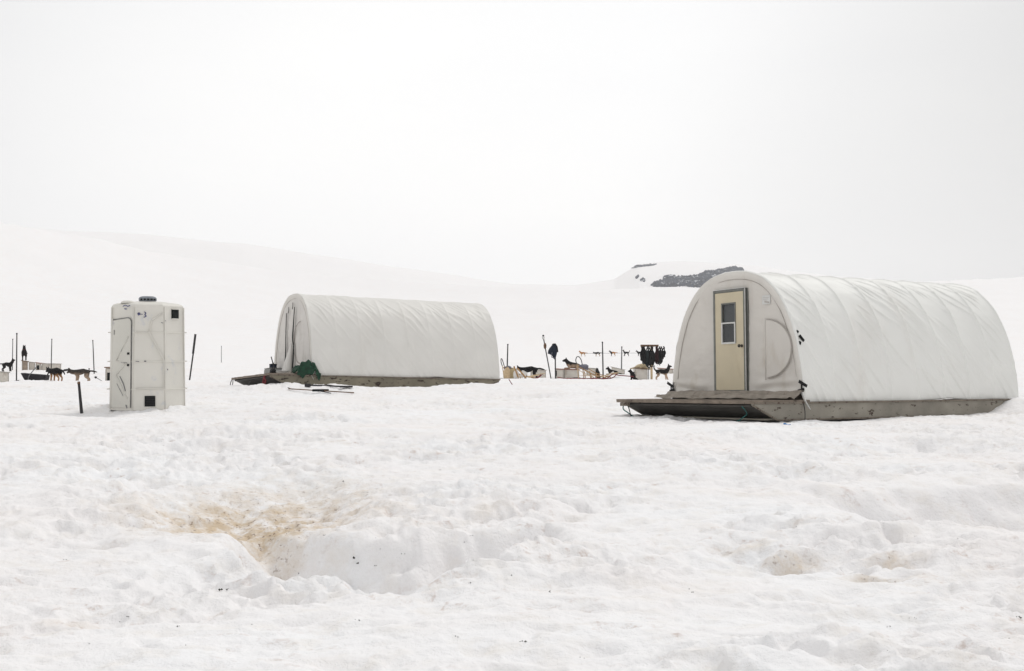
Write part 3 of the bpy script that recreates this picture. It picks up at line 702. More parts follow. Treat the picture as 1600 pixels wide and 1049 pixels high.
def put(o, f, lx, ly, lz, rz=0):
    o.location = on_frame(f, lx, ly, lz); o.rotation_euler = (f.m.to_3x3() @ Matrix.Rotation(rz, 3, 'Z')).to_euler(); return o
bn = thing('storage_bin', 'grey rounded bin under a black box on the far shelter porch', 'bin'); put(bn, FL, -.28, 2.98, .37); bn.scale = (.75, .75, .72)
b = MB(); b.prism([(-.36, 0), (.36, 0), (.42, .10), (.42, .30), (.33, .36), (-.33, .36), (-.42, .30), (-.42, .10)], 0, -.3, .3); b.build('body', M['grey'], bn, bevel=.02)
MB().box((0, 0, .375), (.62, .74, .03)).build('lid', M['grey'], bn, bevel=.01)
bb = thing('battery_box', 'small black box resting on the grey porch bin', 'box'); put(bb, FL, -.28, 3.08, .655); bb.scale = (.6, .6, .55)
MB().box((0, 0, .11), (.3, .36, .22)).build('body', M['navy'], bb, bevel=.02)
MB().box((0, 0, .225), (.32, .40, .03)).build('lid', M['black'], bb, bevel=.008)
MB().tube(curve_pts([(0, -.13, .23), (0, -.1, .30), (0, .1, .30), (0, .13, .23)], 5), .012, 6).build('handle', M['black'], bb, True)
bd = thing('duffel_bag', 'small black bundle on the porch corner beside the grey bin', 'bag'); put(bd, FL, -1.05, .45, .37); bd.scale = (.5, .5, .5)
g = MB().lathe([(.02, -.28), (.12, -.25), (.15, -.1), (.15, .1), (.12, .25), (.02, .28)], n=14); g.v = [(x, z, y + .13 + .03 * math.sin(z * 20)) for x, y, z in g.v]; g.build('body', M['black'], bd, True)
MB().tube(curve_pts([(0, -.12, .26), (0, -.05, .37), (0, .08, .36), (0, .12, .26)], 5), .016, 6).build('handle', M['black'], bd, True)
pole_ = MB().tube([(0, 0, 0), (.1, -.55, .62)], .018, 6); po = pole_.build('tool_handle', M['pole'], None)
tag(po, 'short dark stick leaning against the grey bin on the far porch', 'stick'); put(po, FL, -.35, 2.45, .38); po.rotation_euler = (FL.m.to_3x3() @ Matrix.Rotation(PI * .95, 3, 'Z')).to_euler()
tr = thing('white_tray', 'shallow white oval tub lying on the porch between bin and green tarp', 'tub'); put(tr, FL, -.35, 1.55, .37)
g = MB().lathe([(.20, 0), (.26, .02), (.30, .12), (.32, .125), (.31, .11), (.27, .035), (.02, .03)], n=24); g.v = [(x * .8, y * 1.3, z) for x, y, z in g.v]; g.build('body', M['cloth'], tr, True)
MB().tube([(.255 * math.cos(a), .41 * math.sin(a), .125) for a in np.linspace(0, 2 * PI, 24, endpoint=False)], .014, 6, closed=True).build('rim', M['alulight'], tr, True)

# tools on the snow in front of the far shelter
def on_ground(px, py, d=None):
    """point of the snow seen towards a picture position"""
    rs = 5 * 20 ** np.linspace(0, 1, 900); x = (px - 800) / F * rs; el = (ground(x, rs, False) - EYE) / rs
    k = np.nonzero(el >= (HZ - py) / F)[0]; r = rs[k[0]] if len(k) else 60
    return (float((px - 800) / F * r), float(r), gz((px - 800) / F * r, r))
def lying(name, px0, py0, px1, py1, label, cat, m, r=.02, extra=None):
    a = Vector(on_ground(px0, py0)); b_ = Vector(on_ground(px1, py1)); a.z += .04; b_.z += .04
    o = thing(name, label, cat, (a.x, a.y, a.z - .04)); d = b_ - a
    n = 10; pts = []
    for i in range(n + 1):
        t = i / n; p = a.lerp(b_, t); pts.append((p.x - a.x, p.y - a.y, max(d.z * t, gz(p.x, p.y) + .015 - a.z) + .04))
    MB().tube(pts, r, 6).build('shaft', m, o)
    if extra: extra(o, pts)
    return o
def blade(o, pts):
    p = Vector(pts[-1]); MB().box(p, (.34, .2, .05)).build('blade', M['pole'], o, bevel=.01)
    q = Vector(pts[0]); MB().box(q, (.16, .1, .09)).build('grip', M['pole'], o, bevel=.01)
lying('snow_shovel', 481, 606, 541, 608, 'black shovel lying flat on snow before the far shelter hull', 'shovel', M['pole'], .024, blade)
def tips(o, pts):
    p = Vector(pts[5]); MB().box(p + Vector((0, 0, .01)), (.42, .16, .06)).build('binding', M['black'], o, bevel=.01)
lying('ski', 451, 611, 553, 616, 'long thin brown ski lying on snow below the black shovel', 'ski', M['post'], .016, tips)
lying('ski_pole', 494, 610, 517, 617, 'short thin dark pole crossing the brown ski on snow', 'pole', M['pole'], .013)
lying('guy_cord', 450, 609, 457, 612, 'tiny end of grey cord on snow left of the brown ski', 'cord', M['polegrey'], .012)

# ------------------------------------------------------------------ portable toilet
tx, ty = on_ground(230, 644)[:2]; ty = 23.9; tx = at_px(230, ty)
tz = gz(tx, ty - .6) - .05
tl = thing('portable_toilet', 'scuffed cream moulded portable toilet standing in snow', 'portable toilet', (tx, ty, tz), math.radians(20.5)); tl.scale = (.955, .955, .985)
def octo(hw, hd, c):   # chamfered rectangle
    return [(-hw + c, -hd), (hw - c, -hd), (hw, -hd + c), (hw, hd - c), (hw - c, hd), (-hw + c, hd), (-hw, hd - c), (-hw, -hd + c)]
def loft(secs):
    m = MB(); vs = []; n = len(secs[0][0])
    for poly, z in secs: vs += [(x, y, z) for x, y in poly]
    fs = [tuple(range(n))[::-1], tuple(range((len(secs) - 1) * n, len(secs) * n))]
    for i in range(len(secs) - 1):
        for j in range(n): fs.append((i * n + j, i * n + (j + 1) % n, (i + 1) * n + (j + 1) % n, (i + 1) * n + j))
    return m.add(vs, fs)
TB, TT = .765, .73
secs = []
for z in np.linspace(0, 2.15, 12):
    k = TB + (TT - TB) * z / 2.15; secs.append((octo(k, k, .44), z))
secs += [(octo(.705, .705, .425), 2.175), (octo(.62, .62, .37), 2.205), (octo(.3, .3, .18), 2.25)]
body = loft(secs).build('cabin', M['toilet'], tl, bevel=.014)
# raised bands (flanges) around the cabin, and mullion ribs at its corners
fb = MB()
for z in (.43, 1.00, 1.60):
    k = TB + (TT - TB) * z / 2.15; p0 = octo(k + .016, k + .016, .445); m2 = loft([(p0, z - .012), (p0, z + .012)]); fb.add(m2.v, m2.f)
    for s_ in (-1, 1): fb.box((s_ * (k + .03), -.2, z), (.08, .07, .022))
fb.build('rib_band', M['toilet'], tl, bevel=.006)
rb = MB()
kk = .775
for (xa, ya) in ((-.33, -.765), (.33, -.765), (.765, -.33), (-.765, -.33)):
    rb.tube([(xa * 1.0, ya * 1.0 - 0, .03), (xa * .965, ya * .962, 2.12)], .014, 8)
rb.build('corner_rib', M['toilet'], tl, True)
# door on the chamfered front-left face
face_c = Vector((-.765 + .22, -.765 + .22, 0)); fdir = Vector((.7071, -.7071, 0)); fn = Vector((-.7071, -.7071, 0))
def fpt(u, z, o=0.0):   # point on the door face, u along it (0 centre), leaning inwards with height
    k = 1 - .046 * z / 2.15
    p = face_c * k + fdir * u * k + fn * o; return (p.x, p.y, z)
def fprism(poly, o0, o1):
    n = len(poly); m = MB(); return m.add([fpt(u, z, o0) for u, z in poly] + [fpt(u, z, o1) for u, z in poly],
        [tuple(range(n))[::-1], tuple(range(n, 2 * n))] + [(i, (i + 1) % n, n + (i + 1) % n, n + i) for i in range(n)])
dw = .255
dp = [(-dw, .06), (dw, .06), (dw, 1.82), (dw - .03, 1.87), (dw - .09, 1.885), (-dw, 1.84)]
tdoor = fprism(dp, .004, .030).build('door', M['toiletdoor'], tl, bevel=.006)
gp = MB().tube([fpt(dw + .012, .06, .012), fpt(dw + .012, 1.80, .012), fpt(dw - .02, 1.875, .012), fpt(dw - .08, 1.90, .012), fpt(-dw, 1.86, .012)], .007, 6); gp.build('door_gap', M['scuff'], tdoor, True)
hs = MB().tube([fpt(-dw - .02, .05, .02), fpt(-dw - .02, 1.88, .02)], .02, 8).build('hinge_post', M['toilet'], tdoor, True)
br = MB()
for a, b_ in (((dw - .05, 1.52), (-dw + .12, 1.02)), ((dw - .06, .24), (-dw + .13, .72)), ((-dw + .13, 1.02), (dw - .15, .97)), ((-dw + .13, .72), (dw - .1, .98))):
    br.tube([fpt(*a, .030), fpt(*b_, .030)], .016, 6)
br.build('brace', M['toiletdoor'], tdoor, True)
sc = MB()
for a, b_, r in (((.14, 1.43), (.0, 1.2), .004), ((.02, .98), (.17, .975), .006), ((-.02, .70), (.08, .55), .008), ((.08, .55), (.14, .40), .009), ((-.1, .55), (.08, .30), .004), ((-.2, 1.55), (-.2, 1.65), .006), ((.16, .12), (.19, .05), .01)):
    sc.tube([fpt(*a, .040), fpt(*b_, .040)], r, 5)
sc.build('scratch', M['scuff'], tdoor)
hd = MB()
for z in (1.165, .93): 
    p = fpt(dw - .045, z, .045); hd.box(p, (.045, .03, .045))
hd.build('handle', M['black'], tdoor, bevel=.005)
def vent(cx, cz, w, name):
    """louvred square vent on the front (-y) face"""
    o = MB().box((cx, -.772 + .034 * cz / 2.15, cz), (w, .03, w)).build(name, M['blackgap'], tl)
    return o
vent(.02, .19, .215, 'vent_grille')
# upper window on the chamfered front-right face
nx_ = Vector((.7071, -.7071, 0)); c2 = Vector((.545, -.545, 0)) * .96 + Vector((.7071, .7071, 0)) * .03
rot45 = Matrix.Rotation(PI / 4, 3, 'Z')
vb = MB().box((c2.x, c2.y, 1.985), (.20, .03, .19), rot45).build('vent_grille', M['blackgap'], tl)
sl = MB()
for k in range(5): sl.box((.02, -.787, .12 + k * .035), (.19, .010, .008))
sl.build('louvre', M['pole'], tl)
fm = MB()
for dx, dz, w, h_ in ((0, .103, .21, .02), (0, -.103, .21, .02)): fm.box((c2.x + nx_.x * .012, c2.y + nx_.y * .012, 1.985 + dz), (w, .02, h_), rot45)
fm.build('vent_frame', M['toilet'], tl)
# embossed panels on front and right faces
em = MB()
em.tube([(-.26, -.765, 1.60), (.0, -.765, 1.60), (.30, -.775, 1.03), (.30, -.78, .45), (-.26, -.785, .45)], .014, 6)
em.tube([(.0, -.765, 1.60), (.05, -.76, 1.85), (.28, -.755, 2.0)], .012, 6)
em.build('embossed_rib', M['toilet'], tl, True)
sc = MB()
for x0, z0, x1, z1, r in ((-.27, 1.005, -.2, 1.0, .008), (-.1, 1.01, -.06, 1.005, .013), (.24, 1.80, .28, 1.79, .008), (.32, 1.84, .34, 1.83, .007), (.37, .85, .38, .82, .01)):
    sc.tube([(x0, -.783, z0), (x1, -.783, z1)], r, 5)
sc.build('scuff_mark', M['scuff'], tl)
# blue handwritten scrawl, a dot and a hooked stroke, and a smaller one by the roof
ik = MB()
sx_, sz_ = -.13, 1.96
ik.tube([(sx_ - .10, -.748, sz_ + .02), (sx_ - .075, -.748, sz_ + .035), (sx_ - .05, -.748, sz_ + .01), (sx_ - .085, -.748, sz_ - .01), (sx_ - .10, -.748, sz_ + .02)], .012, 6)
ik.tube([(sx_ - .04, -.748, sz_ + .01), (sx_ + .0, -.748, sz_ + .005)], .006, 6)
ik.tube(curve_pts([(sx_ + .03, -.748, sz_ + .06), (sx_ + .065, -.748, sz_ + .03), (sx_ + .04, -.748, sz_ + .005), (sx_ + .07, -.748, sz_ - .03), (sx_ + .02, -.748, sz_ - .055)], 5), .008, 6)
ik.build('blue_scrawl', M['ink'], tl, True)
ik = MB().tube(curve_pts([fpt(.02, 2.13, .02), fpt(.09, 2.155, .02), fpt(.16, 2.13, .02), fpt(.22, 2.15, .02)], 5), .008, 6); ik.tube([fpt(.07, 2.08, .02), fpt(.12, 2.075, .02)], .012, 6); ik.build('blue_scrawl', M['ink'], tl, True)
# roof vent cap and small dome
vc = MB().lathe([(.16, 0), (.165, .02), (.185, .03), (.19, .075), (.17, .105), (.12, .125), (.02, .13)], c=(.0, -.15, 2.235), n=28).build('roof_vent', M['vent'], tl, True)
hl = MB()
for a in (-2.35, -1.95, -1.57, -1.19, -.8): hl.box((.185 * math.cos(a), -.15 + .185 * math.sin(a), 2.235 + .055), (.045, .03, .035), Matrix.Rotation(a + PI / 2, 3, 'Z'))
hl.build('vent_hole', M['blackgap'], vc)
MB().lathe([(.14, 0), (.13, .03), (.09, .055), (.02, .06)], c=(-.42, -.38, 2.20), n=20).build('roof_dome', M['toilet'], tl, True)

# ------------------------------------------------------------------ poles and stakes
def vpole(px, ytop, ybot, d, r, label, m='pole', name='marker_pole', lean=0, grp='dark marker poles in the dog yard', cap=True):
    x = at_px(px, d); z0 = min(EYE + (HZ - ybot) / F * d, gz(x, d)); z1 = EYE + (HZ - ytop) / F * d
    o = thing(name, label, 'pole', (x, d, z0), 0, grp)
    lx = lean / F * d
    MB().tube([(0, 0, -.15), (lx * .5, 0, (z1 - z0) * .5), (lx, 0, z1 - z0)], [r, r * .95, r * .8], 8).build('shaft', M[m], o, True)
    if cap: MB().lathe([(r * .95, 0), (r * 1.15, .01), (r * 1.15, .05), (r * .6, .06)], c=(lx, 0, z1 - z0 - .045), n=10).build('cap', M['black'], o, True)
    return o
vpole(26, 521, 592, 50, .030, 'tallest dark pole beside the black dog at far left', lean=.3)
vpole(19.5, 530, 560, 78, .034, 'thin grey pole standing behind the black dog at far left', 'polegrey', lean=.5)
vpole(80, 530, 567, 76, .034, 'dark pole behind the row of pale kennels', lean=1.0)
vpole(147.5, 532, 576, 70, .034, 'slightly leaning dark pole between kennels and portable toilet', lean=-2.5)
vpole(138.5, 576, 591, 60, .030, 'short dark peg behind the brown dog', 'polegrey', name='short_peg', lean=1)
vpole(792, 538, 574, 60, .036, 'dark pole rising behind the pile of wooden sled gear', lean=1.5)
vpole(942.5, 534.5, 588, 62, .038, 'dark pole just right of the arched sled handlebar', lean=-1.2)
vpole(971.0, 542, 577, 80, .045, 'grey pole behind the white kennel right of the sled', 'polegrey', lean=.6)
vpole(346, 541, 552, 110, .03, 'faint tiny pole far off between toilet and far shelter', 'polegrey', name='distant_pole', grp=None)
# near stake
x, y_, z = on_ground(128, 646)
st = thing('wooden_stake', 'dark stake leaning in snow left of the portable toilet', 'stake', (x, y_, z)); L_ = (646 - 598.5) / F * y_
MB().tube([(.012, 0, -.12), (0, 0, 0), (-5.5 / F * y_, .03, L_)], [.036, .034, .026], 8).build('shaft', M['pole'], st, True)
MB().lathe([(.027, 0), (.030, .01), (.028, .05), (.02, .055)], c=(-5.5 / F * y_, .03, L_ - .04), n=10).build('cap', M['post'], st, True)
# paddle-like tool behind the toilet
d = 45; x = at_px(295.5, d); z = gz(x, d); L_ = (594 - 520) / F * d
sh = thing('snow_saw', 'long dark paddle-like tool stuck upright in snow right of the toilet', 'tool', (x, d, z - .02))
MB().tube([(0, 0, -.1), (6.5 / F * d, 0, L_ * .60)], .030, 8).build('shaft', M['pole'], sh, True)
q = MB().box((8 / F * d, 0, L_ * .80), (.085, .03, L_ * .42), Matrix.Rotation(.12, 3, 'Y')); q.build('blade', M['pole'], sh, bevel=.012)
# small debris in the snow
x, y_, z = on_ground(1230, 663)
bl = MB()
G = np.zeros((6, 10, 3))
for i in range(6):
    for j in range(10): G[i, j] = (-.10 + j * .022, i * .03, .03 + .02 * math.sin(i * 1.3 + j) + .02 * math.sin(j * .7))
o = bl.grid(G).build('plastic_scrap', M['blue'], None, True, solid=.008); o.location = (x, y_, z - .01); o.scale = (.6, .6, .5); tag(o, 'bright blue plastic scrap half buried by the near shelter hull', 'scrap')
rb_ = MB()
deb = [(560, 888, 1.7), (556, 884, 1.1), (523, 910, 1.3), (590, 893, .9), (508, 833, .9), (629, 871, .8), (592, 858, .6), (535, 755, 1.1), (468, 901, .7), (738, 836, .6), (725, 853, .6), (800, 898, .8), (446, 827, .7), (450, 817, .5), (734, 911, .5), (818, 1003, .7), (860, 925, .6), (1078, 923, .5), (1540, 812, .5), (1588, 968, .8), (1577, 995, .5), (348, 926, .9), (356, 927, .8), (200, 968, .6), (188, 975, .6), (1245, 826, .5), (1080, 925, .5)]
for k in range(70): deb.append((random.uniform(60, 1560), random.uniform(690, 1040), random.uniform(.15, .42)))
for px, py, s_ in deb:
    p = on_ground(px, py)
    for k in range(random.randint(1, 3)):
        c = Vector(p) + Vector((random.gauss(0, .012), random.gauss(0, .015), .004)); r0 = .009 * s_ * random.uniform(.6, 1.3)
        vs = [c + Vector((r0 * random.uniform(.6, 1.4) * a, r0 * random.uniform(.6, 1.4) * b_, r0 * random.uniform(.5, 1) * c_)) for a, b_, c_ in ((1, 0, 0), (-1, 0, 0), (0, 1, 0), (0, -1, 0), (0, 0, 1), (0, 0, -1))]
        rb_.add(vs, [(0, 2, 4), (2, 1, 4), (1, 3, 4), (3, 0, 4), (2, 0, 5), (1, 2, 5), (3, 1, 5), (0, 3, 5)])
tag(rb_.build('dirt_debris', M['rubble'], None), 'scattered dark grit and droppings on the foreground snow', 'debris', kind='stuff')

# ------------------------------------------------------------------ dogs
SK = {  # name: (x, y, z, r, parent)
 'pelvis': (-.36, 0, .56, .098, None), 'loin': (-.17, 0, .565, .088, 'pelvis'), 'mid': (.03, 0, .53, .125, 'loin'), 'chest': (.20, 0, .54, .122, 'mid'),
 'neck': (.32, 0, .67, .085, 'chest'), 'head': (.42, 0, .775, .076, 'neck'), 'brow': (.48, 0, .765, .058, 'head'), 'muzzle': (.56, 0, .735, .036, 'brow'), 'nose': (.62, 0, .725, .024, 'muzzle'),
 't1': (-.46, 0, .58, .034, 'pelvis'), 't2': (-.57, 0, .54, .036, 't1'), 't3': (-.68, 0, .44, .030, 't2'), 't4': (-.74, 0, .34, .014, 't3'),
}
for s_, n_ in ((-1, 'r'), (1, 'l')):
    SK.update({'fs' + n_: (.18, s_ * .085, .44, .062, 'chest'), 'fe' + n_: (.13, s_ * .095, .32, .040, 'fs' + n_), 'fw' + n_: (.16, s_ * .095, .16, .027, 'fe' + n_), 'fp' + n_: (.165, s_ * .095, .035, .030, 'fw' + n_), 'ft' + n_: (.21, s_ * .095, .022, .022, 'fp' + n_),
               'hs' + n_: (-.33, s_ * .085, .46, .080, 'pelvis'), 'hk' + n_: (-.25, s_ * .10, .32, .050, 'hs' + n_), 'hh' + n_: (-.42, s_ * .10, .19, .026, 'hk' + n_), 'hp' + n_: (-.39, s_ * .10, .035, .028, 'hh' + n_), 'ht' + n_: (-.34, s_ * .10, .022, .022, 'hp' + n_),
               'e1' + n_: (.405, s_ * .048, .845, .026, 'head'), 'e2' + n_: (.41, s_ * .062, .905, .010, 'e1' + n_)})
for k_, v_ in list(SK.items()):
    g_ = 1.5 if k_[0] in 'fh' and k_[:2] in ('fe', 'fw', 'fp', 'ft', 'hk', 'hh', 'hp', 'ht') else (1.62 if k_ not in ('e2r', 'e2l') else 1.2)
    if k_ in ('muzzle', 'nose'): g_ = 1.35
    if k_[0] == 't': g_ = 1.25
    if k_ == 'neck': g_ = 1.5
    x_, y_, z_, r_, p_ = v_
    if k_[:2] in ('e1', 'e2'): z_ += .012 if k_[:2] == 'e1' else .035
    if k_ in ('muzzle', 'nose'): x_ -= .035
    if k_ in ('loin', 'pelvis'): g_ = 1.75
    if k_ == 'loin': g_ = 2.0
    if k_ in ('mid', 'chest'): z_ -= .03; g_ = 1.65
    if k_ in ('head', 'brow'): g_ = 1.45
    if k_[:2] == 'e1': g_ = 1.3
    SK[k_] = (x_, y_, z_, r_ * g_, p_)
def dog_mesh(over, name):
    sk = dict(SK)
    for k, v in over.items():
        if v is None: sk.pop(k, None)
        else: sk[k] = (*v[:3], v[3] if len(v) > 3 else SK[k][3], SK[k][4])
    keys = list(sk); idx = {k: i for i, k in enumerate(keys)}
    me = bpy.data.meshes.new(name); me.from_pydata([sk[k][:3] for k in keys], [(idx[k], idx[sk[k][4]]) for k in keys if sk[k][4]], []); me.update()
    o = bpy.data.objects.new(name, me); COL.objects.link(o)
    m = o.modifiers.new('skin', 'SKIN'); m.use_smooth_shade = True; m.branch_smoothing = .6
    for i, k in enumerate(keys):
        r = sk[k][3]; sv = me.skin_vertices[0].data[i]; sv.radius = (r, r); sv.use_root = (k == 'pelvis')
    s2 = o.modifiers.new('sub', 'SUBSURF'); s2.levels = 2; s2.render_levels = 2
    dg = bpy.context.evaluated_depsgraph_get(); dg.update()
    nm = bpy.data.meshes.new_from_object(o.evaluated_get(dg)); nm.name = name
    nm.polygons.foreach_set('use_smooth', [True] * len(nm.polygons))
    bpy.data.objects.remove(o); bpy.data.meshes.remove(me)
    return nm
def shift(names, dx=0, dy=0, dz=0, rot=0, piv=(0, 0)):
    out = {}
    for k in names:
        x, y, z, r, _ = SK[k]; x -= piv[0]; z -= piv[1]
        c, n = math.cos(rot), math.sin(rot); x, z = x * c - z * n + piv[0] + dx, x * n + z * c + piv[1] + dz
        out[k] = (x, y + dy, z, r)
    return out
HEAD = ['neck', 'head', 'brow', 'muzzle', 'nose', 'e1r', 'e2r', 'e1l', 'e2l']
TAILUP = {'t1': (-.46, 0, .62), 't2': (-.54, 0, .72), 't3': (-.56, 0, .84), 't4': (-.50, 0, .92)}
TAILOUT = {'t1': (-.47, 0, .58), 't2': (-.60, 0, .57), 't3': (-.72, 0, .54), 't4': (-.82, 0, .52)}
HEADUP = shift(HEAD, .0, 0, .05, .25, (.25, .58)); HEADUP.pop('neck')
HEADLOW = shift(HEAD, .06, 0, -.13, -.35, (.25, .58))
FRONTAPART = {'fel': (.20, .095, .30), 'fwl': (.27, .095, .16), 'fpl': (.31, .095, .035), 'ftl': (.35, .095, .022)}
lying_ = {}
for n_, s_ in (('r', -1), ('l', 1)):
    lying_.update({'fs' + n_: (.18, s_ * .10, .14), 'fe' + n_: (.12, s_ * .13, .05), 'fw' + n_: (.28, s_ * .12, .03), 'fp' + n_: (.38, s_ * .12, .03), 'ft' + n_: (.43, s_ * .12, .022),
                   'hs' + n_: (-.30, s_ * .12, .13), 'hk' + n_: (-.16, s_ * .17, .09), 'hh' + n_: (-.30, s_ * .18, .03), 'hp' + n_: (-.18, s_ * .19, .025), 'ht' + n_: (-.13, s_ * .19, .02)})
LIE = {'pelvis': (-.32, 0, .15), 'loin': (-.15, 0, .17), 'mid': (.03, 0, .17), 'chest': (.20, 0, .20), 'neck': (.28, 0, .33), 'head': (.34, 0, .44), 'brow': (.40, 0, .43), 'muzzle': (.47, 0, .40), 'nose': (.53, 0, .39),
       'e1r': (.33, -.048, .51), 'e2r': (.335, -.062, .57), 'e1l': (.33, .048, .51), 'e2l': (.335, .062, .57), 't1': (-.43, 0, .12), 't2': (-.53, .06, .07), 't3': (-.62, .1, .05), 't4': (-.7, .12, .04), **lying_}
SIT = {'pelvis': (-.22, 0, .16), 'loin': (-.12, 0, .26), 'mid': (-.02, 0, .36), 'chest': (.10, 0, .47), 'neck': (.16, 0, .62), 'head': (.22, 0, .72), 'brow': (.28, 0, .71), 'muzzle': (.35, 0, .68), 'nose': (.41, 0, .67),
       'e1r': (.20, -.048, .79), 'e2r': (.20, -.062, .85), 'e1l': (.20, .048, .79), 'e2l': (.20, .062, .85), 't1': (-.32, 0, .09), 't2': (-.42, 0, .05), 't3': (-.52, .03, .045), 't4': (-.6, .05, .04),
       'fsr': (.12, -.085, .38), 'fer': (.12, -.095, .27), 'fwr': (.14, -.09, .14), 'fpr': (.15, -.09, .03), 'ftr': (.19, -.09, .02), 'fsl': (.12, .085, .38), 'fel': (.12, .095, .27), 'fwl': (.14, .09, .14), 'fpl': (.15, .09, .03), 'ftl': (.19, .09, .02),
       'hsr': (-.16, -.1, .15), 'hkr': (-.02, -.14, .18), 'hhr': (-.16, -.13, .04), 'hpr': (-.04, -.14, .03), 'htr': (.01, -.14, .02), 'hsl': (-.16, .1, .15), 'hkl': (-.02, .14, .18), 'hhl': (-.16, .13, .04), 'hpl': (-.04, .14, .03), 'htl': (.01, .14, .02)}
DM = {}
def dog(px, ybot, d, rz, pose, furm, label, sc=1.0, z=None, snap=True, collar='red', grp='sled dogs in the yard'):
    """one dog = one continuous body mesh, top-level, with its collar as a child"""
    key = id(pose)
    if key not in DM: DM[key] = dog_mesh(pose, 'dog')
    me = DM[key].copy(); me.materials.clear(); me.materials.append(M[furm])
    x = at_px(px, d)
    if z is None:
        z = gz(x, d)
    o = bpy.data.objects.new('dog', me); COL.objects.link(o); o.location = (x, d, z - .01); o.rotation_euler = (0, 0, math.radians(rz)); o.scale = (sc,) * 3
    tag(o, label, 'dog', grp)
    nk = Vector(pose['neck'][:3]) if 'neck' in pose else Vector(SK['neck'][:3]); hd = Vector(pose['head'][:3]) if 'head' in pose else Vector(SK['head'][:3])
    ax = (hd - nk).normalized(); u = ax.cross(Vector((0, 1, 0))).normalized(); c = nk.lerp(hd, .25)
    MB().tube([c + (u * math.cos(a) + Vector((0, 1, 0)) * math.sin(a)) * .092 for a in np.linspace(0, 2 * PI, 16, endpoint=False)], .010, 5, closed=True).build('collar', M[collar], o, True)
    return o
P_stand = dict(HEADUP); P_stand2 = {**TAILUP}; P_low = {**HEADLOW}; P_out = {**TAILOUT, **HEADUP}; P_lowout = {**HEADLOW, **TAILOUT}; P_step = {**FRONTAPART, **TAILUP, **HEADUP}
P_run = {**TAILOUT}
def depth_for(px, ybot, lo=40, hi=120):
    """distance at which the snow lies at that row"""
    rs = np.linspace(lo, hi, 800); x = (px - 800) / F * rs; el = (ground(x, rs, False) - EYE) / rs
    return float(rs[np.argmin(np.abs(el - (HZ - ybot) / F))])

# ------------------------------------------------------------------ kennels
def kennel(x, y, z, w, dpt, h, rz, label, roof='kennelgrey', door=0, slope=.06, wall='kennel', grp='small plywood dog kennels'):
    """plywood box kennel: door = -1 left end, 0 none seen, 1 front face"""
    o = thing('dog_kennel', label, 'kennel', (x, y, z), rz, grp)
    b = MB(); t = .025
    b.prism([(-w / 2, 0), (w / 2, 0), (w / 2, h), (-w / 2, h + slope)], 1, -dpt / 2, dpt / 2); b.build('body', M[wall], o, bevel=.012)
    r = MB(); r.prism([(-w / 2 - .05, h + slope + .005), (w / 2 + .05, h + .002), (w / 2 + .05, h + .032), (-w / 2 - .05, h + slope + .038)], 1, -dpt / 2 - .05, dpt / 2 + .05)
    r.build('roof', M[roof], o)
    tr = MB(); tr.box((-w / 2 + .02, -dpt / 2 - .008, h / 2), (.04, .016, h - .02)); tr.box((w / 2 - .02, -dpt / 2 - .008, h / 2), (.04, .016, h - .02)); tr.build('corner_trim', M['kennelgrey'], o)
    if door == -1:
        MB().box((-w / 2 - .006, -.02, h * .45), (.02, dpt * .55, h * .72)).build('doorway', M['blackgap'], o)
        MB().box((-w / 2 - .02, -.02, h * .07), (.05, dpt * .6, .06)).build('threshold', M['post'], o)
    elif door == 1:
        MB().box((-w * .05, -dpt / 2 - .012, h * .45), (w * .42, .02, h * .6)).build('doorway', M['blackgap'], o)
        MB().box((-w * .05, -dpt / 2 - .03, h * .13), (w * .46, .05, .05)).build('threshold', M['post'], o)
    return o
def kn(px0, px1, ytop, ybot, d, label, rz=0, dpt=.7, **k):
    w = (px1 - px0) / F * d; x = at_px((px0 + px1) / 2, d); zb = EYE + (HZ - ybot) / F * d; zt = EYE + (HZ - ytop) / F * d
    zg = gz(x, d) - .03; z0 = min(zb, zg)
    return kennel(x, d + dpt / 2, z0, w, dpt, zt - z0 - .06, rz, label, **k)
# left yard
kn(-12, 8.5, 581, 598.5, 49, 'white kennel cut by the left picture edge, nearest of the left yard', dpt=.6, rz=.42)
kn(31, 40, 564, 578, 74, 'brown-sided kennel with a black dog on its roof', roof='post', wall='kennelbrown', rz=.40)
kn(42, 51, 566, 578, 75, 'pale kennel next to the brown-sided one with the dog on top', door=0, rz=.40)
kn(53, 61, 567, 578, 76, 'pinkish kennel in the middle of the left row', roof='kennelred', door=1, rz=.36)
kn(62.5, 73, 568, 577.5, 77, 'grey-white kennel right of the left row middle', door=-1, rz=.40)
kn(74, 92, 568, 576, 80, 'wide low kennel half buried at right end of the left row', slope=.02, rz=.36)
kn(165, 177, 575, 597, 52, 'brown kennel with dark doorway peeping from behind the portable toilet', roof='post', door=1)
# right yard
kn(829, 853, 577.5, 592, 64, 'low pale kennel behind the dark dog near the far shelter', slope=.03)
kn(869, 880.5, 576, 592.5, 60, 'off-white kennel under a red edged roof, left one of a touching pair', roof='kennelred', dpt=.8, slope=.02)
kn(881.5, 905, 576.5, 592.5, 60.3, 'wider white kennel with a husky lying on its roof', roof='kennelred', dpt=.8, slope=.02)
kn(917, 931, 575, 592, 66, 'white kennel hidden behind the wooden dog sled', slope=.03)
kn(957, 976, 577, 591, 66, 'white kennel with sloping roof behind the red sled lines', door=-1, slope=.16)
kn(992, 1012, 576, 593, 60, 'white kennel with black doorway and cream dog on its roof', roof='post', door=-1, dpt=.8)
kn(1030, 1052, 576, 590, 68, 'white kennel behind the standing black and tan dog', roof='kennelred')

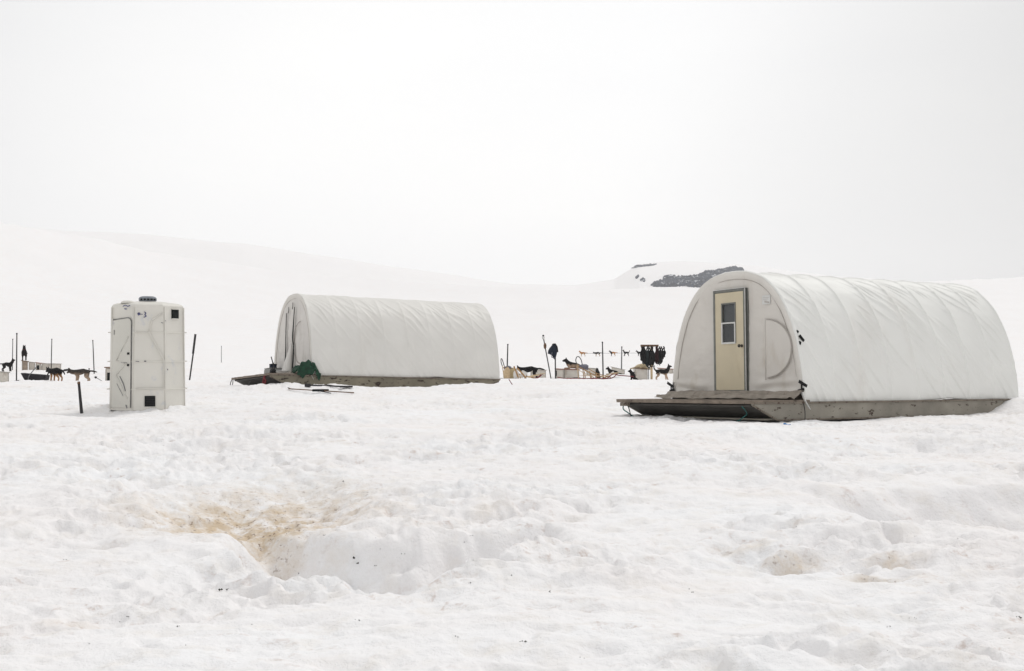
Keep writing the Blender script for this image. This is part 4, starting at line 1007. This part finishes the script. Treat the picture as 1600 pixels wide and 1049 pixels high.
# ------------------------------------------------------------------ the dogs themselves
dl = depth_for(15, 581, 60, 110)
dog(13, 580, 69, 0, P_out, 'fur_black', 'black dog standing with head raised beside the tall pole at far left', .80, z=EYE + (HZ - 580.5) / F * 69)
zr = EYE + (HZ - 563.6) / F * 74.3
P_roof = {**HEADUP, 't1': (-.46, 0, .55), 't2': (-.53, 0, .47), 't3': (-.56, 0, .37), 't4': (-.56, 0, .28)}
dog(38, 563, 74.35, -68, P_roof, 'fur_black', 'black dog standing on a kennel roof in the left yard', 1.0, z=zr + .01)
dog(86, 598, 49.5, 150, P_low, 'fur_blacktan', 'black and tan dog with lowered head beside the dark sled bag', .86)
dog(126, 598, 49.5, 180, P_lowout, 'fur_brown', 'grey-brown dog walking left in deep snow between sled bag and toilet', .88, z=gz(at_px(126, 49.5), 49.5) - .04)
dog(826, 591, 58, 170, P_lowout, 'fur_black', 'dark dog with lowered head in front of the low pale kennel', 1.0)
dog(895, 576, 60.55, 180, LIE, 'fur_lying', 'black and cream husky lying on a kennel roof', 1.05, z=EYE + (HZ - 576.3) / F * 60.5)
dog(934, 590, 61, 100, SIT, 'fur_black', 'black dog sitting behind the slanting sled runners', .72)
dog(957, 584, 64, 200, LIE, 'fur_black', 'dark dog curled at the end of the white kennel by red lines', .8, z=gz(at_px(957, 64), 64) + .15)
dog(989.5, 592, 58.5, 160, SIT, 'fur_black', 'black dog sitting before the black kennel doorway left of harness rack', .72)
dog(1005, 576, 60.4, 10, LIE, 'fur_cream', 'cream fluffy dog lying on a kennel roof left of harness rack', 1.0, z=EYE + (HZ - 577.3) / F * 60.4)
dog(1036, 592, 60, 0, P_step, 'fur_husky', 'black and tan dog standing with raised tail right of harness rack', .86)
far_d = 170
for px, fm_, lb_, pose, rz in ((910, 'fur_tan', 'small tan dog at the left end of the distant dog line', P_run, 180), (933, 'fur_blacktan', 'black dog second from left in the distant dog line', P_lowout, 180),
        (957, 'fur_tanblack', 'tan dog with black foreparts, third in the distant dog line', P_run, 180), (978, 'fur_black', 'black dog with raised tail, fourth in the distant dog line', P_step, 180), (999, 'fur_black', 'black dog at right end of distant line, partly behind the harnesses', P_run, 180)):
    dog(px, 557, far_d, rz, pose, fm_, lb_, .98, grp='dogs on the distant picket line')
# distant picket line cable
pts = []
for px in np.linspace(905, 1016, 60):
    x = at_px(px, far_d); pts.append((x, far_d, gz(x, far_d) + .45))
c0 = MB().tube([(p[0], p[1] + .2, p[2]) for p in pts], .022, 5).build('picket_line', M['polegrey'], None); tag(c0, 'thin grey line stretched behind the row of distant dogs', 'cable')

# ------------------------------------------------------------------ dark sled bag in the left yard
d = 53; x = at_px(55, d); z = gz(x, d)
sb = thing('sled_bag', 'long dark toboggan sled standing on snow in the left yard', 'sled', (x, d, z), 0)
lw = 38 / F * d
b = MB(); b.prism([(-lw * .52, .34), (-lw * .36, .02), (-lw * .28, .0), (lw * .5, .0), (lw * .54, .24), (lw * .1, .28), (-lw * .2, .30)], 1, -.24, .24); b.build('bag', M['darkbag'], sb, bevel=.03)
MB().tube([(-lw * .20, -.27, -.02), (-lw * .14, -.27, .22), (lw * .02, -.2, .48), (lw * .10, -.1, .62)], .020, 6).build('strap', M['polegrey'], sb, True)
MB().tube(curve_pts([(lw * .50, 0, .2), (lw * .56, 0, .34), (lw * .66, 0, .33), (lw * .7, 0, .18)], 6), .03, 6).build('handlebar', M['pole'], sb, True)
MB().tube([(-lw * .62, -.1, .0), (-lw * .85, -.15, -.05), (-lw * 1.0, -.15, -.1)], .022, 6).build('tow_rope', M['pole'], sb, True)
x2 = at_px(103.5, 74); o = MB().box((x2, 74, gz(x2, 74) + .04), (.32, .2, .09), Matrix.Rotation(-.1, 3, 'Y')).tube([(x2 - .14, 73.95, gz(x2, 74) + .09), (x2 + .16, 73.95, gz(x2, 74) + .12)], .02, 6).build('food_pan', M['pole'], None, bevel=.01); tag(o, 'small dark feeding pan on snow right of the left kennel row', 'pan')
# chain and peg right of the brown dog
x, y_, z = at_px(152, 56), 56, 0; z = gz(x, 56)
ch = thing('tether_chain', 'thin tether with dark knob on snow left of the portable toilet', 'chain', (x, y_, z))
MB().tube(curve_pts([(-.05, 0, .22), (.15, 0, .10), (.35, 0, .0), (.6, 0, .02)], 6), .016, 6).build('links', M['polegrey'], ch, True)
MB().lathe([(.02, 0), (.06, .03), (.065, .08), (.03, .11)], c=(-.07, 0, .17), n=10).build('knob', M['pole'], ch, True)

# ------------------------------------------------------------------ wooden dog sleds
def wood_sled(px, d, rz, label, sc, style):
    x = at_px(px, d); z = gz(x, d)
    o = thing('dog_sled', label, 'sled', (x, d, z), rz); o.scale = (sc,) * 3
    # local x: from the driver's end (0) to the brush bow (2.1)
    for s_ in (-1, 1):
        y = s_ * .25
        MB().tube(curve_pts([(-.75, y, .03), (0, y, .03), (1.4, y, .03), (1.85, y, .09), (2.15, y * .9, .30)], 8), .026, 6).build('runner', M['darkred'], o, True)
        MB().tube([(.0, y, .03), (-.06, y, .55), (-.1, y, .80)], .024, 6).build('stanchion', M['woodpale' if s_ < 0 else 'wood'], o)
        MB().tube([(.45, y, .03), (.38, y, .42)], .024, 6).build('stanchion', M['wood'], o)
        MB().tube([(.85, y, .03), (.80, y, .30)], .022, 6).build('stanchion', M['woodpale'], o)
        MB().tube([(-.08, y, .70), (.4, y, .50), (.85, y, .30), (1.75, y, .09)], .022, 6).build('side_rail', M['wood'], o)
        MB().tube([(-.05, y, .50), (.42, y, .30), (1.0, y, .10)], .018, 6).build('side_brace', M['woodpale'], o)
    hb = curve_pts([(-.1, -.25, .78), (-.17, -.26, 1.0), (-.2, -.14, 1.16), (-.21, 0, 1.2), (-.2, .14, 1.16), (-.17, .26, 1.0), (-.1, .25, .78)], 6)
    MB().tube(hb, .024, 8).build('handlebar', M['pole'], o, True)
    b = MB(); b.prism([(-.04, .72), (.0, .56), (.32, .48), (.35, .72), (.2, .80)], 1, -.22, .22); b.build('sled_bag', M['bag'], o, bevel=.03)
    b = MB()
    for k in range(7): b.box((.1 + k * .21, 0, .175), (.11, .50, .016))
    b.build('bed_slats', M['woodpale'], o)
    MB().tube(curve_pts([(1.45, -.25, .12), (2.05, -.26, .32), (2.35, 0, .36), (2.05, .26, .32), (1.45, .25, .12)], 8), .022, 6).build('brush_bow', M['woodpale'], o, True)
    MB().box((-.28, 0, .06), (.22, .36, .03)).build('brake', M['black'], o)
    return o
wood_sled(908, 57, math.radians(-38), 'wooden dog sled with arched dark handlebar and grey bag, beside the husky kennel', .92, 0)
wood_sled(789, 57, math.radians(-12), 'cluttered wooden dog sled beside the far shelter stern', .86, 1)
# load on the left sled: cream bags, white box
def sack(px, ytop, ybot, d, w, m, label, rz=0, cat='sack', nm='sack'):
    x = at_px(px, d); z0 = EYE + (HZ - ybot) / F * d; h = (ybot - ytop) / F * d
    o = thing(nm, label, cat, (x, d, z0), rz)
    g = MB().lathe([(.28, 0), (.46, .10), (.50, .35), (.46, .65), (.30, .88), (.12, .96), (.16, 1.0)], n=18)
    g.v = [(vx * w + .04 * w * math.sin(vz * 9 + vy * 5), vy * w * .8, vz * h + .03 * h * math.sin(vx * 7)) for vx, vy, vz in g.v]
    g.build('body', m, o, True); MB().tube([(.13 * w * math.cos(a), .11 * w * math.sin(a), h * .94) for a in np.linspace(0, 2 * PI, 12, endpoint=False)], .014, 5, closed=True).build('tie', M['post'], o, True)
    return o
sack(792, 573.5, 592, 56.2, .34, M['woodpale'], 'tan sack slumped against the cluttered sled')
sack(800, 575, 592, 56.6, .46, M['straw'], 'wide straw-coloured sack in the middle of the sled clutter')
sack(806.5, 577, 592, 56.0, .28, M['cloth'], 'off-white sack leaning right of the straw-coloured sack')
o = thing('cool_box', 'small bright white box tilted on snow right of the sacks', 'box', (at_px(818, 56), 56, gz(at_px(818, 56), 56) + .03), .3)
MB().box((0, 0, .17), (.24, .26, .26), Matrix.Rotation(.5, 3, 'Y')).build('body', M['cloth'], o, bevel=.02); MB().box((.065, 0, .285), (.26, .28, .03), Matrix.Rotation(.5, 3, 'Y')).build('lid', M['alulight'], o, bevel=.008)
for px0, px1, z0, z1, m, lab in ((808, 822, .52, .02, 'wood', 'orange-brown plank leaning from the sacks down to the snow'), (803, 810, .60, .05, 'wood', 'steep orange-brown slat leaning on the straw-coloured sack'), (824, 842, .08, .18, 'woodpale', 'pale lath lying on snow beside the white box')):
    d = 55.8; xa, xb = at_px(px0, d), at_px(px1, d); g0, g1 = gz(xa, d), gz(xb, d)
    o = MB().tube([(xa, d, g0 + z0), ((xa + xb) / 2, d, (g0 + z0 + g1 + z1) / 2 + .01), (xb, d, g1 + z1)], .035, 4).build('plank', M[m], None); tag(o, lab, 'plank', 'loose laths at the left sled')
# red gang lines between the sleds and kennels
def gline(keys, r, m, lab, nm='gang_line'):
    P = [(at_px(px, d), d, gz(at_px(px, d), d) + h) for px, d, h in keys]
    o = MB().tube(curve_pts(P, 8), r, 6).build(nm, M[m], None, True); tag(o, lab, 'line')
gline([(871, 56, .06), (885, 56, .05), (900, 56, .05), (912, 56, .03)], .024, 'red', 'red line lying along the foot of the white kennels')
gline([(921, 56, .04), (930, 56, .06), (936, 56, .03), (946, 56, .06)], .024, 'red', 'red line stretched ahead of the arched wooden sled')
gline([(957, 58, .40), (964, 58, .27), (972, 58, .22), (982, 58, .20), (990, 58, .20)], .028, 'darkred', 'dark red line running to the black kennel doorway')
gline([(950, 57, .18), (955, 57, .36), (959, 57, .42)], .05, 'cloth', 'white padded harness end lying by the dark curled dog', 'harness')
gline([(942, 57, .05), (950, 57, .22), (957, 57, .33)], .025, 'wood', 'thin orange cord sloping up to the white harness')
# ------------------------------------------------------------------ tall pole with camera-like top, and navy coat on a post
d = 58; x = at_px(861.5, d); z = gz(x, d)
o = thing('ski_pole', 'tall leaning thin pole with a white basket top beside the navy coat', 'pole', (x, d, z))
L_ = (592.5 - 527) / F * d; lx = -12.5 / F * d
MB().tube([(0, 0, -.05), (lx, 0, L_)], .028, 8).build('shaft', M['pole'], o, True)
MB().lathe([(.03, -.10), (.06, -.05), (.07, .03), (.03, .06)], c=(lx, 0, L_), n=12).build('basket', M['alulight'], o, True)
MB().lathe([(.02, -.03), (.05, .0), (.05, .04), (.02, .06)], c=(lx - .005, 0, L_ + .07), n=10).build('cap', M['black'], o, True)
MB().lathe([(.03, -.14), (.065, -.08), (.075, .05), (.05, .14), (.02, .16)], c=(lx * .79, 0, L_ * .79), n=12).build('glove', M['post'], o, True)
x = at_px(868, d - .2); z = gz(x, d - .2)
o = thing('post', 'thin dark post carrying the navy coat', 'post', (x, d - .2, z)); MB().tube([(0, 0, -.05), (-.02, 0, 1.72)], .032, 8).build('shaft', M['pole'], o, True); MB().lathe([(.032, 0), (.05, .01), (.05, .05), (.02, .06)], c=(-.02, 0, 1.71), n=10).build('cap', M['black'], o, True)
MB().box((.02, 0, .30), (.10, .10, .26)).build('foot_block', M['pole'], o, bevel=.02)
# coat: a closed folded shape hanging from the post
prof = [(867, 536.5), (869, 537.3), (870.2, 541), (871.3, 547), (870.6, 552), (869, 557), (868, 561.5), (866.2, 562), (864, 559.5), (862.5, 556), (859, 554), (856, 553), (856.5, 548), (858.5, 544), (862, 540), (864.5, 537.5)]
cx, cy = 864, 549; n = len(prof); vs = []; fs = []
rings = 6
for k in range(rings):
    t = k / (rings - 1); s_ = math.sin(PI * (t * .9 + .05)) ** .45; yy = (t - .5) * .26
    for i, (a, b_) in enumerate(prof):
        wv = 1 + .04 * math.sin(i * 2.1 + k * 1.3)
        vs.append((((a - cx) * s_ * wv) / F * d, yy, ((cy - b_) * s_) / F * d))
for k in range(rings - 1):
    for i in range(n): fs.append((k * n + i, k * n + (i + 1) % n, (k + 1) * n + (i + 1) % n, (k + 1) * n + i))
fs += [tuple(range(n)), tuple(range((rings - 1) * n, rings * n))]
co = thing('coat', 'navy coat draped and hanging from the top of a thin post', 'coat', (at_px(cx, d - .25), d - .25, EYE + (HZ - cy) / F * d))
MB().add(vs, fs).build('coat_body', M['navy'], co, True)
MB().tube(curve_pts([(at_px(862.5, d) - at_px(cx, d), -.14, .33), (.08, -.16, .36), (.2, -.15, .22), (.24, -.13, -.05)], 6), .03, 6).build('collar', M['harness1'], co, True)
MB().tube([(-.05, -.14, -.05), (-.08, -.15, -.3), (.1, -.15, -.35)], .02, 6).build('drawstring', M['bag'], co, True)

# ------------------------------------------------------------------ harness rack
d = 58; x = at_px(1018, d); z = gz(x, d)
hr = thing('harness_rack', 'brown post rack with a crossboard for dog harnesses', 'rack', (x, d, z))
H_ = (593 - 538.5) / F * d
MB().tube([(0, 0, -.1), (0, 0, H_ - .05)], .058, 10).build('post', M['woodpale'], hr, True)
MB().box((-.10, 0, H_ - .02), (.90, .16, .10)).build('crossboard', M['post'], hr, bevel=.01)
MB().box((-.10, .0, H_ - .02), (.08, .60, .07)).build('cross_arm', M['post'], hr, bevel=.01)
hk = MB()
for k in range(9): hk.tube([(-.5 + k * .1, -.09, H_ - .05), (-.5 + k * .1, -.14, H_ - .08)], .008, 5)
hk.build('peg', M['pole'], hr)
hs_specs = [(-.47, .70, .10, 1), (-.41, .86, .12, 1), (-.35, .60, .05, 2), (-.22, .97, .17, 3), (-.12, 1.05, .20, 3), (-.02, 1.0, .17, 1), (.05, .86, .12, 3), (.23, .76, .12, 2), (.30, .86, .17, 2), (.39, .88, .16, 1), (.50, .70, .13, 2), (.59, .46, .09, 1)]
for k, (hx, hl_, hw_, mi) in enumerate(hs_specs):
    # a harness: hanging loops of webbing with a broad padded breast piece
    dyy = -.12 - .05 * (k % 3) if k % 2 else .10
    o = thing('dog_harness', ['black', 'maroon', 'slate'][mi - 1] + ' dog harness hanging from the brown rack, ' + ['leftmost of all', 'second from the left', 'third from the left', 'fourth from the left', 'fifth from the left', 'just left of the post', 'just right of the post', 'eighth from the left', 'ninth from the left', 'tenth from the left', 'second from the right end', 'rightmost of all'][k], 'harness', (x + hx, d + dyy, z + H_ - .07), 0, 'dog harnesses hanging on the rack')
    mm = M['harness%d' % mi]
    n = 22; G = []
    pts = []
    for i in range(n):
        a = 2 * PI * i / n; wv = .5 - .5 * math.cos(a)          # 0 at top, 1 at bottom
        pts.append((math.sin(a) * hw_ * (.15 + .95 * wv) + .02 * math.sin(5 * a + k), .02 * math.cos(3 * a + k), -hl_ * wv))
    MB().tube(pts, .030, 6, closed=True).build('webbing_loop', mm, o, True)
    wd = hw_ * 1.7; m_ = MB(); N1, N2 = 12, 6; A = np.zeros((N1, N2, 3))
    for i in range(N1):
        for j in range(N2):
            v = i / (N1 - 1); u = j / (N2 - 1) - .5
            A[i, j] = (u * wd * (.22 + .78 * math.sin(PI * min(1, v * .75 + .10))) + .02 * math.sin(v * 9 + k), -.03 + .035 * math.sin(u * 9 + k + v * 3), -.20 - v * hl_ * .72)
    m_.grid(A).build('padding', mm, o, True, solid=.02)
    MB().tube([(.02, -.04, -hl_ * .8), (.05 * (-1) ** k, -.04, -hl_ * .95), (.02, -.04, -hl_ * 1.10)], .012, 5).build('strap', mm, o, True)
o = thing('thin_post', 'thin dark post between the kennel with cream dog and the harness rack', 'post', (at_px(1013.5, 58), 58, gz(at_px(1013.5, 58), 58))); MB().tube([(0, 0, -.05), (0, 0, .62)], .022, 6).build('shaft', M['pole'], o); MB().lathe([(.022, 0), (.034, .01), (.03, .04), (.01, .05)], c=(0, 0, .61), n=8).build('cap', M['black'], o, True)

# ------------------------------------------------------------------ air
hz_ = MB().box((0, 0, 0), (1, 1, 1))
zmin, zmax = -8.0, 240.0
hz_.v = [(x * 6200, y * 6200, zmin + (z + .5) * (zmax - zmin)) for x, y, z in hz_.v]
hm = bpy.data.materials.new('pale_mist'); hm.use_nodes = True; N = hm.node_tree.nodes; L = hm.node_tree.links
for n_ in list(N):
    if n_.type == 'BSDF_PRINCIPLED': N.remove(n_)
pv = N.new('ShaderNodeVolumePrincipled'); pv.inputs['Color'].default_value = (.985, .985, .99, 1); pv.inputs['Density'].default_value = .00021; pv.inputs['Anisotropy'].default_value = 0.0
L.new(pv.outputs['Volume'], N['Material Output'].inputs['Volume'])
HAZE = True
if HAZE:
    ho = hz_.build('haze', hm, None); tag(ho, 'pale mist whitening the far snow slopes', 'haze', kind='stuff')

# ------------------------------------------------------------------ sky, sun, camera
w = bpy.data.worlds.new('World'); scn.world = w; w.use_nodes = True
N = w.node_tree.nodes; L = w.node_tree.links; bg = N['Background']
SUN_EL, SUN_AZ = math.radians(50), math.radians(35)        # azimuth clockwise from +Y (behind the scene, to the right)
sky = N.new('ShaderNodeTexSky'); sky.sky_type = 'NISHITA'; sky.sun_disc = False; sky.sun_elevation = SUN_EL; sky.sun_rotation = SUN_AZ
sky.air_density = 1.0; sky.dust_density = 4.0
hs = N.new('ShaderNodeHueSaturation'); hs.inputs['Saturation'].default_value = .1; L.new(sky.outputs[0], hs.inputs['Color'])
tc = N.new('ShaderNodeTexCoord'); mp = N.new('ShaderNodeMapping'); mp.inputs['Scale'].default_value = (1, 1, 3.5); L.new(tc.outputs['Generated'], mp.inputs['Vector'])
nz = N.new('ShaderNodeTexNoise'); nz.inputs['Scale'].default_value = 1.6; nz.inputs['Detail'].default_value = 4; nz.inputs['Roughness'].default_value = .5; L.new(mp.outputs['Vector'], nz.inputs['Vector'])
cr = N.new('ShaderNodeMapRange'); cr.inputs['From Min'].default_value = .3; cr.inputs['From Max'].default_value = .7; L.new(nz.outputs['Fac'], cr.inputs['Value'])
SKYV = 7.65
cm = N.new('ShaderNodeMix'); cm.data_type = 'RGBA'; L.new(cr.outputs['Result'], cm.inputs['Factor']); cm.inputs['A'].default_value = (SKYV * .955, SKYV * .962, SKYV * .975, 1); cm.inputs['B'].default_value = (SKYV * 1.03, SKYV * 1.03, SKYV * 1.025, 1)
mx = N.new('ShaderNodeMix'); mx.data_type = 'RGBA'; mx.inputs['Factor'].default_value = .93; L.new(hs.outputs[0], mx.inputs['A']); L.new(cm.outputs['Result'], mx.inputs['B'])
# the cloud is thinnest, and so brightest, low over the far slopes
vm_ = N.new('ShaderNodeVectorMath'); vm_.operation = 'DOT_PRODUCT'; L.new(tc.outputs['Generated'], vm_.inputs[0]); vm_.inputs[1].default_value = Vector((-.02, 1, .13)).normalized()
gm = N.new('ShaderNodeMapRange'); gm.interpolation_type = 'SMOOTHSTEP'; gm.inputs['From Min'].default_value = math.cos(math.radians(34)); gm.inputs['From Max'].default_value = math.cos(math.radians(5)); gm.inputs['To Min'].default_value = 1.0; gm.inputs['To Max'].default_value = 1.33
L.new(vm_.outputs['Value'], gm.inputs['Value'])
vs_ = N.new('ShaderNodeVectorMath'); vs_.operation = 'SCALE'; L.new(mx.outputs['Result'], vs_.inputs[0]); L.new(gm.outputs['Result'], vs_.inputs['Scale'])
# a thicker grey bank of cloud low to the right
vd_ = N.new('ShaderNodeVectorMath'); vd_.operation = 'DOT_PRODUCT'; L.new(tc.outputs['Generated'], vd_.inputs[0]); vd_.inputs[1].default_value = Vector((.50, 1, .085)).normalized()
gd = N.new('ShaderNodeMapRange'); gd.interpolation_type = 'SMOOTHSTEP'; gd.inputs['From Min'].default_value = math.cos(math.radians(22)); gd.inputs['From Max'].default_value = math.cos(math.radians(2)); gd.inputs['To Min'].default_value = 1.0; gd.inputs['To Max'].default_value = .86
L.new(vd_.outputs['Value'], gd.inputs['Value'])
vt_ = N.new('ShaderNodeVectorMath'); vt_.operation = 'SCALE'; L.new(vs_.outputs['Vector'], vt_.inputs[0]); L.new(gd.outputs['Result'], vt_.inputs['Scale'])
L.new(vt_.outputs['Vector'], bg.inputs['Color']); bg.inputs['Strength'].default_value = .1
sl_ = bpy.data.lights.new('sun', 'SUN'); sl_.energy = 1.12; sl_.angle = math.radians(12); sl_.color = (1, .975, .94)
so = bpy.data.objects.new('sun', sl_); COL.objects.link(so)
dirv = Vector((math.sin(SUN_AZ) * math.cos(SUN_EL), math.cos(SUN_AZ) * math.cos(SUN_EL), math.sin(SUN_EL)))
so.rotation_euler = dirv.to_track_quat('Z', 'Y').to_euler(); so.location = dirv * 60
cam = bpy.data.cameras.new('camera'); cam.sensor_width = 36; cam.lens = F / 1600 * 36; cam.clip_start = .1; cam.clip_end = 9000
co_ = bpy.data.objects.new('camera', cam); COL.objects.link(co_); co_.location = (0, 0, EYE)
co_.rotation_euler = (PI / 2 + math.atan((HZ - 524.5) / F), 0, 0)
scn.camera = co_
scn.view_settings.view_transform = 'Standard'; scn.view_settings.look = 'None'; scn.view_settings.exposure = 0; scn.view_settings.gamma = 1
scn.render.engine = 'CYCLES'; scn.cycles.max_bounces = 8; scn.cycles.diffuse_bounces = 4; scn.cycles.volume_bounces = 2; scn.cycles.use_denoising = True
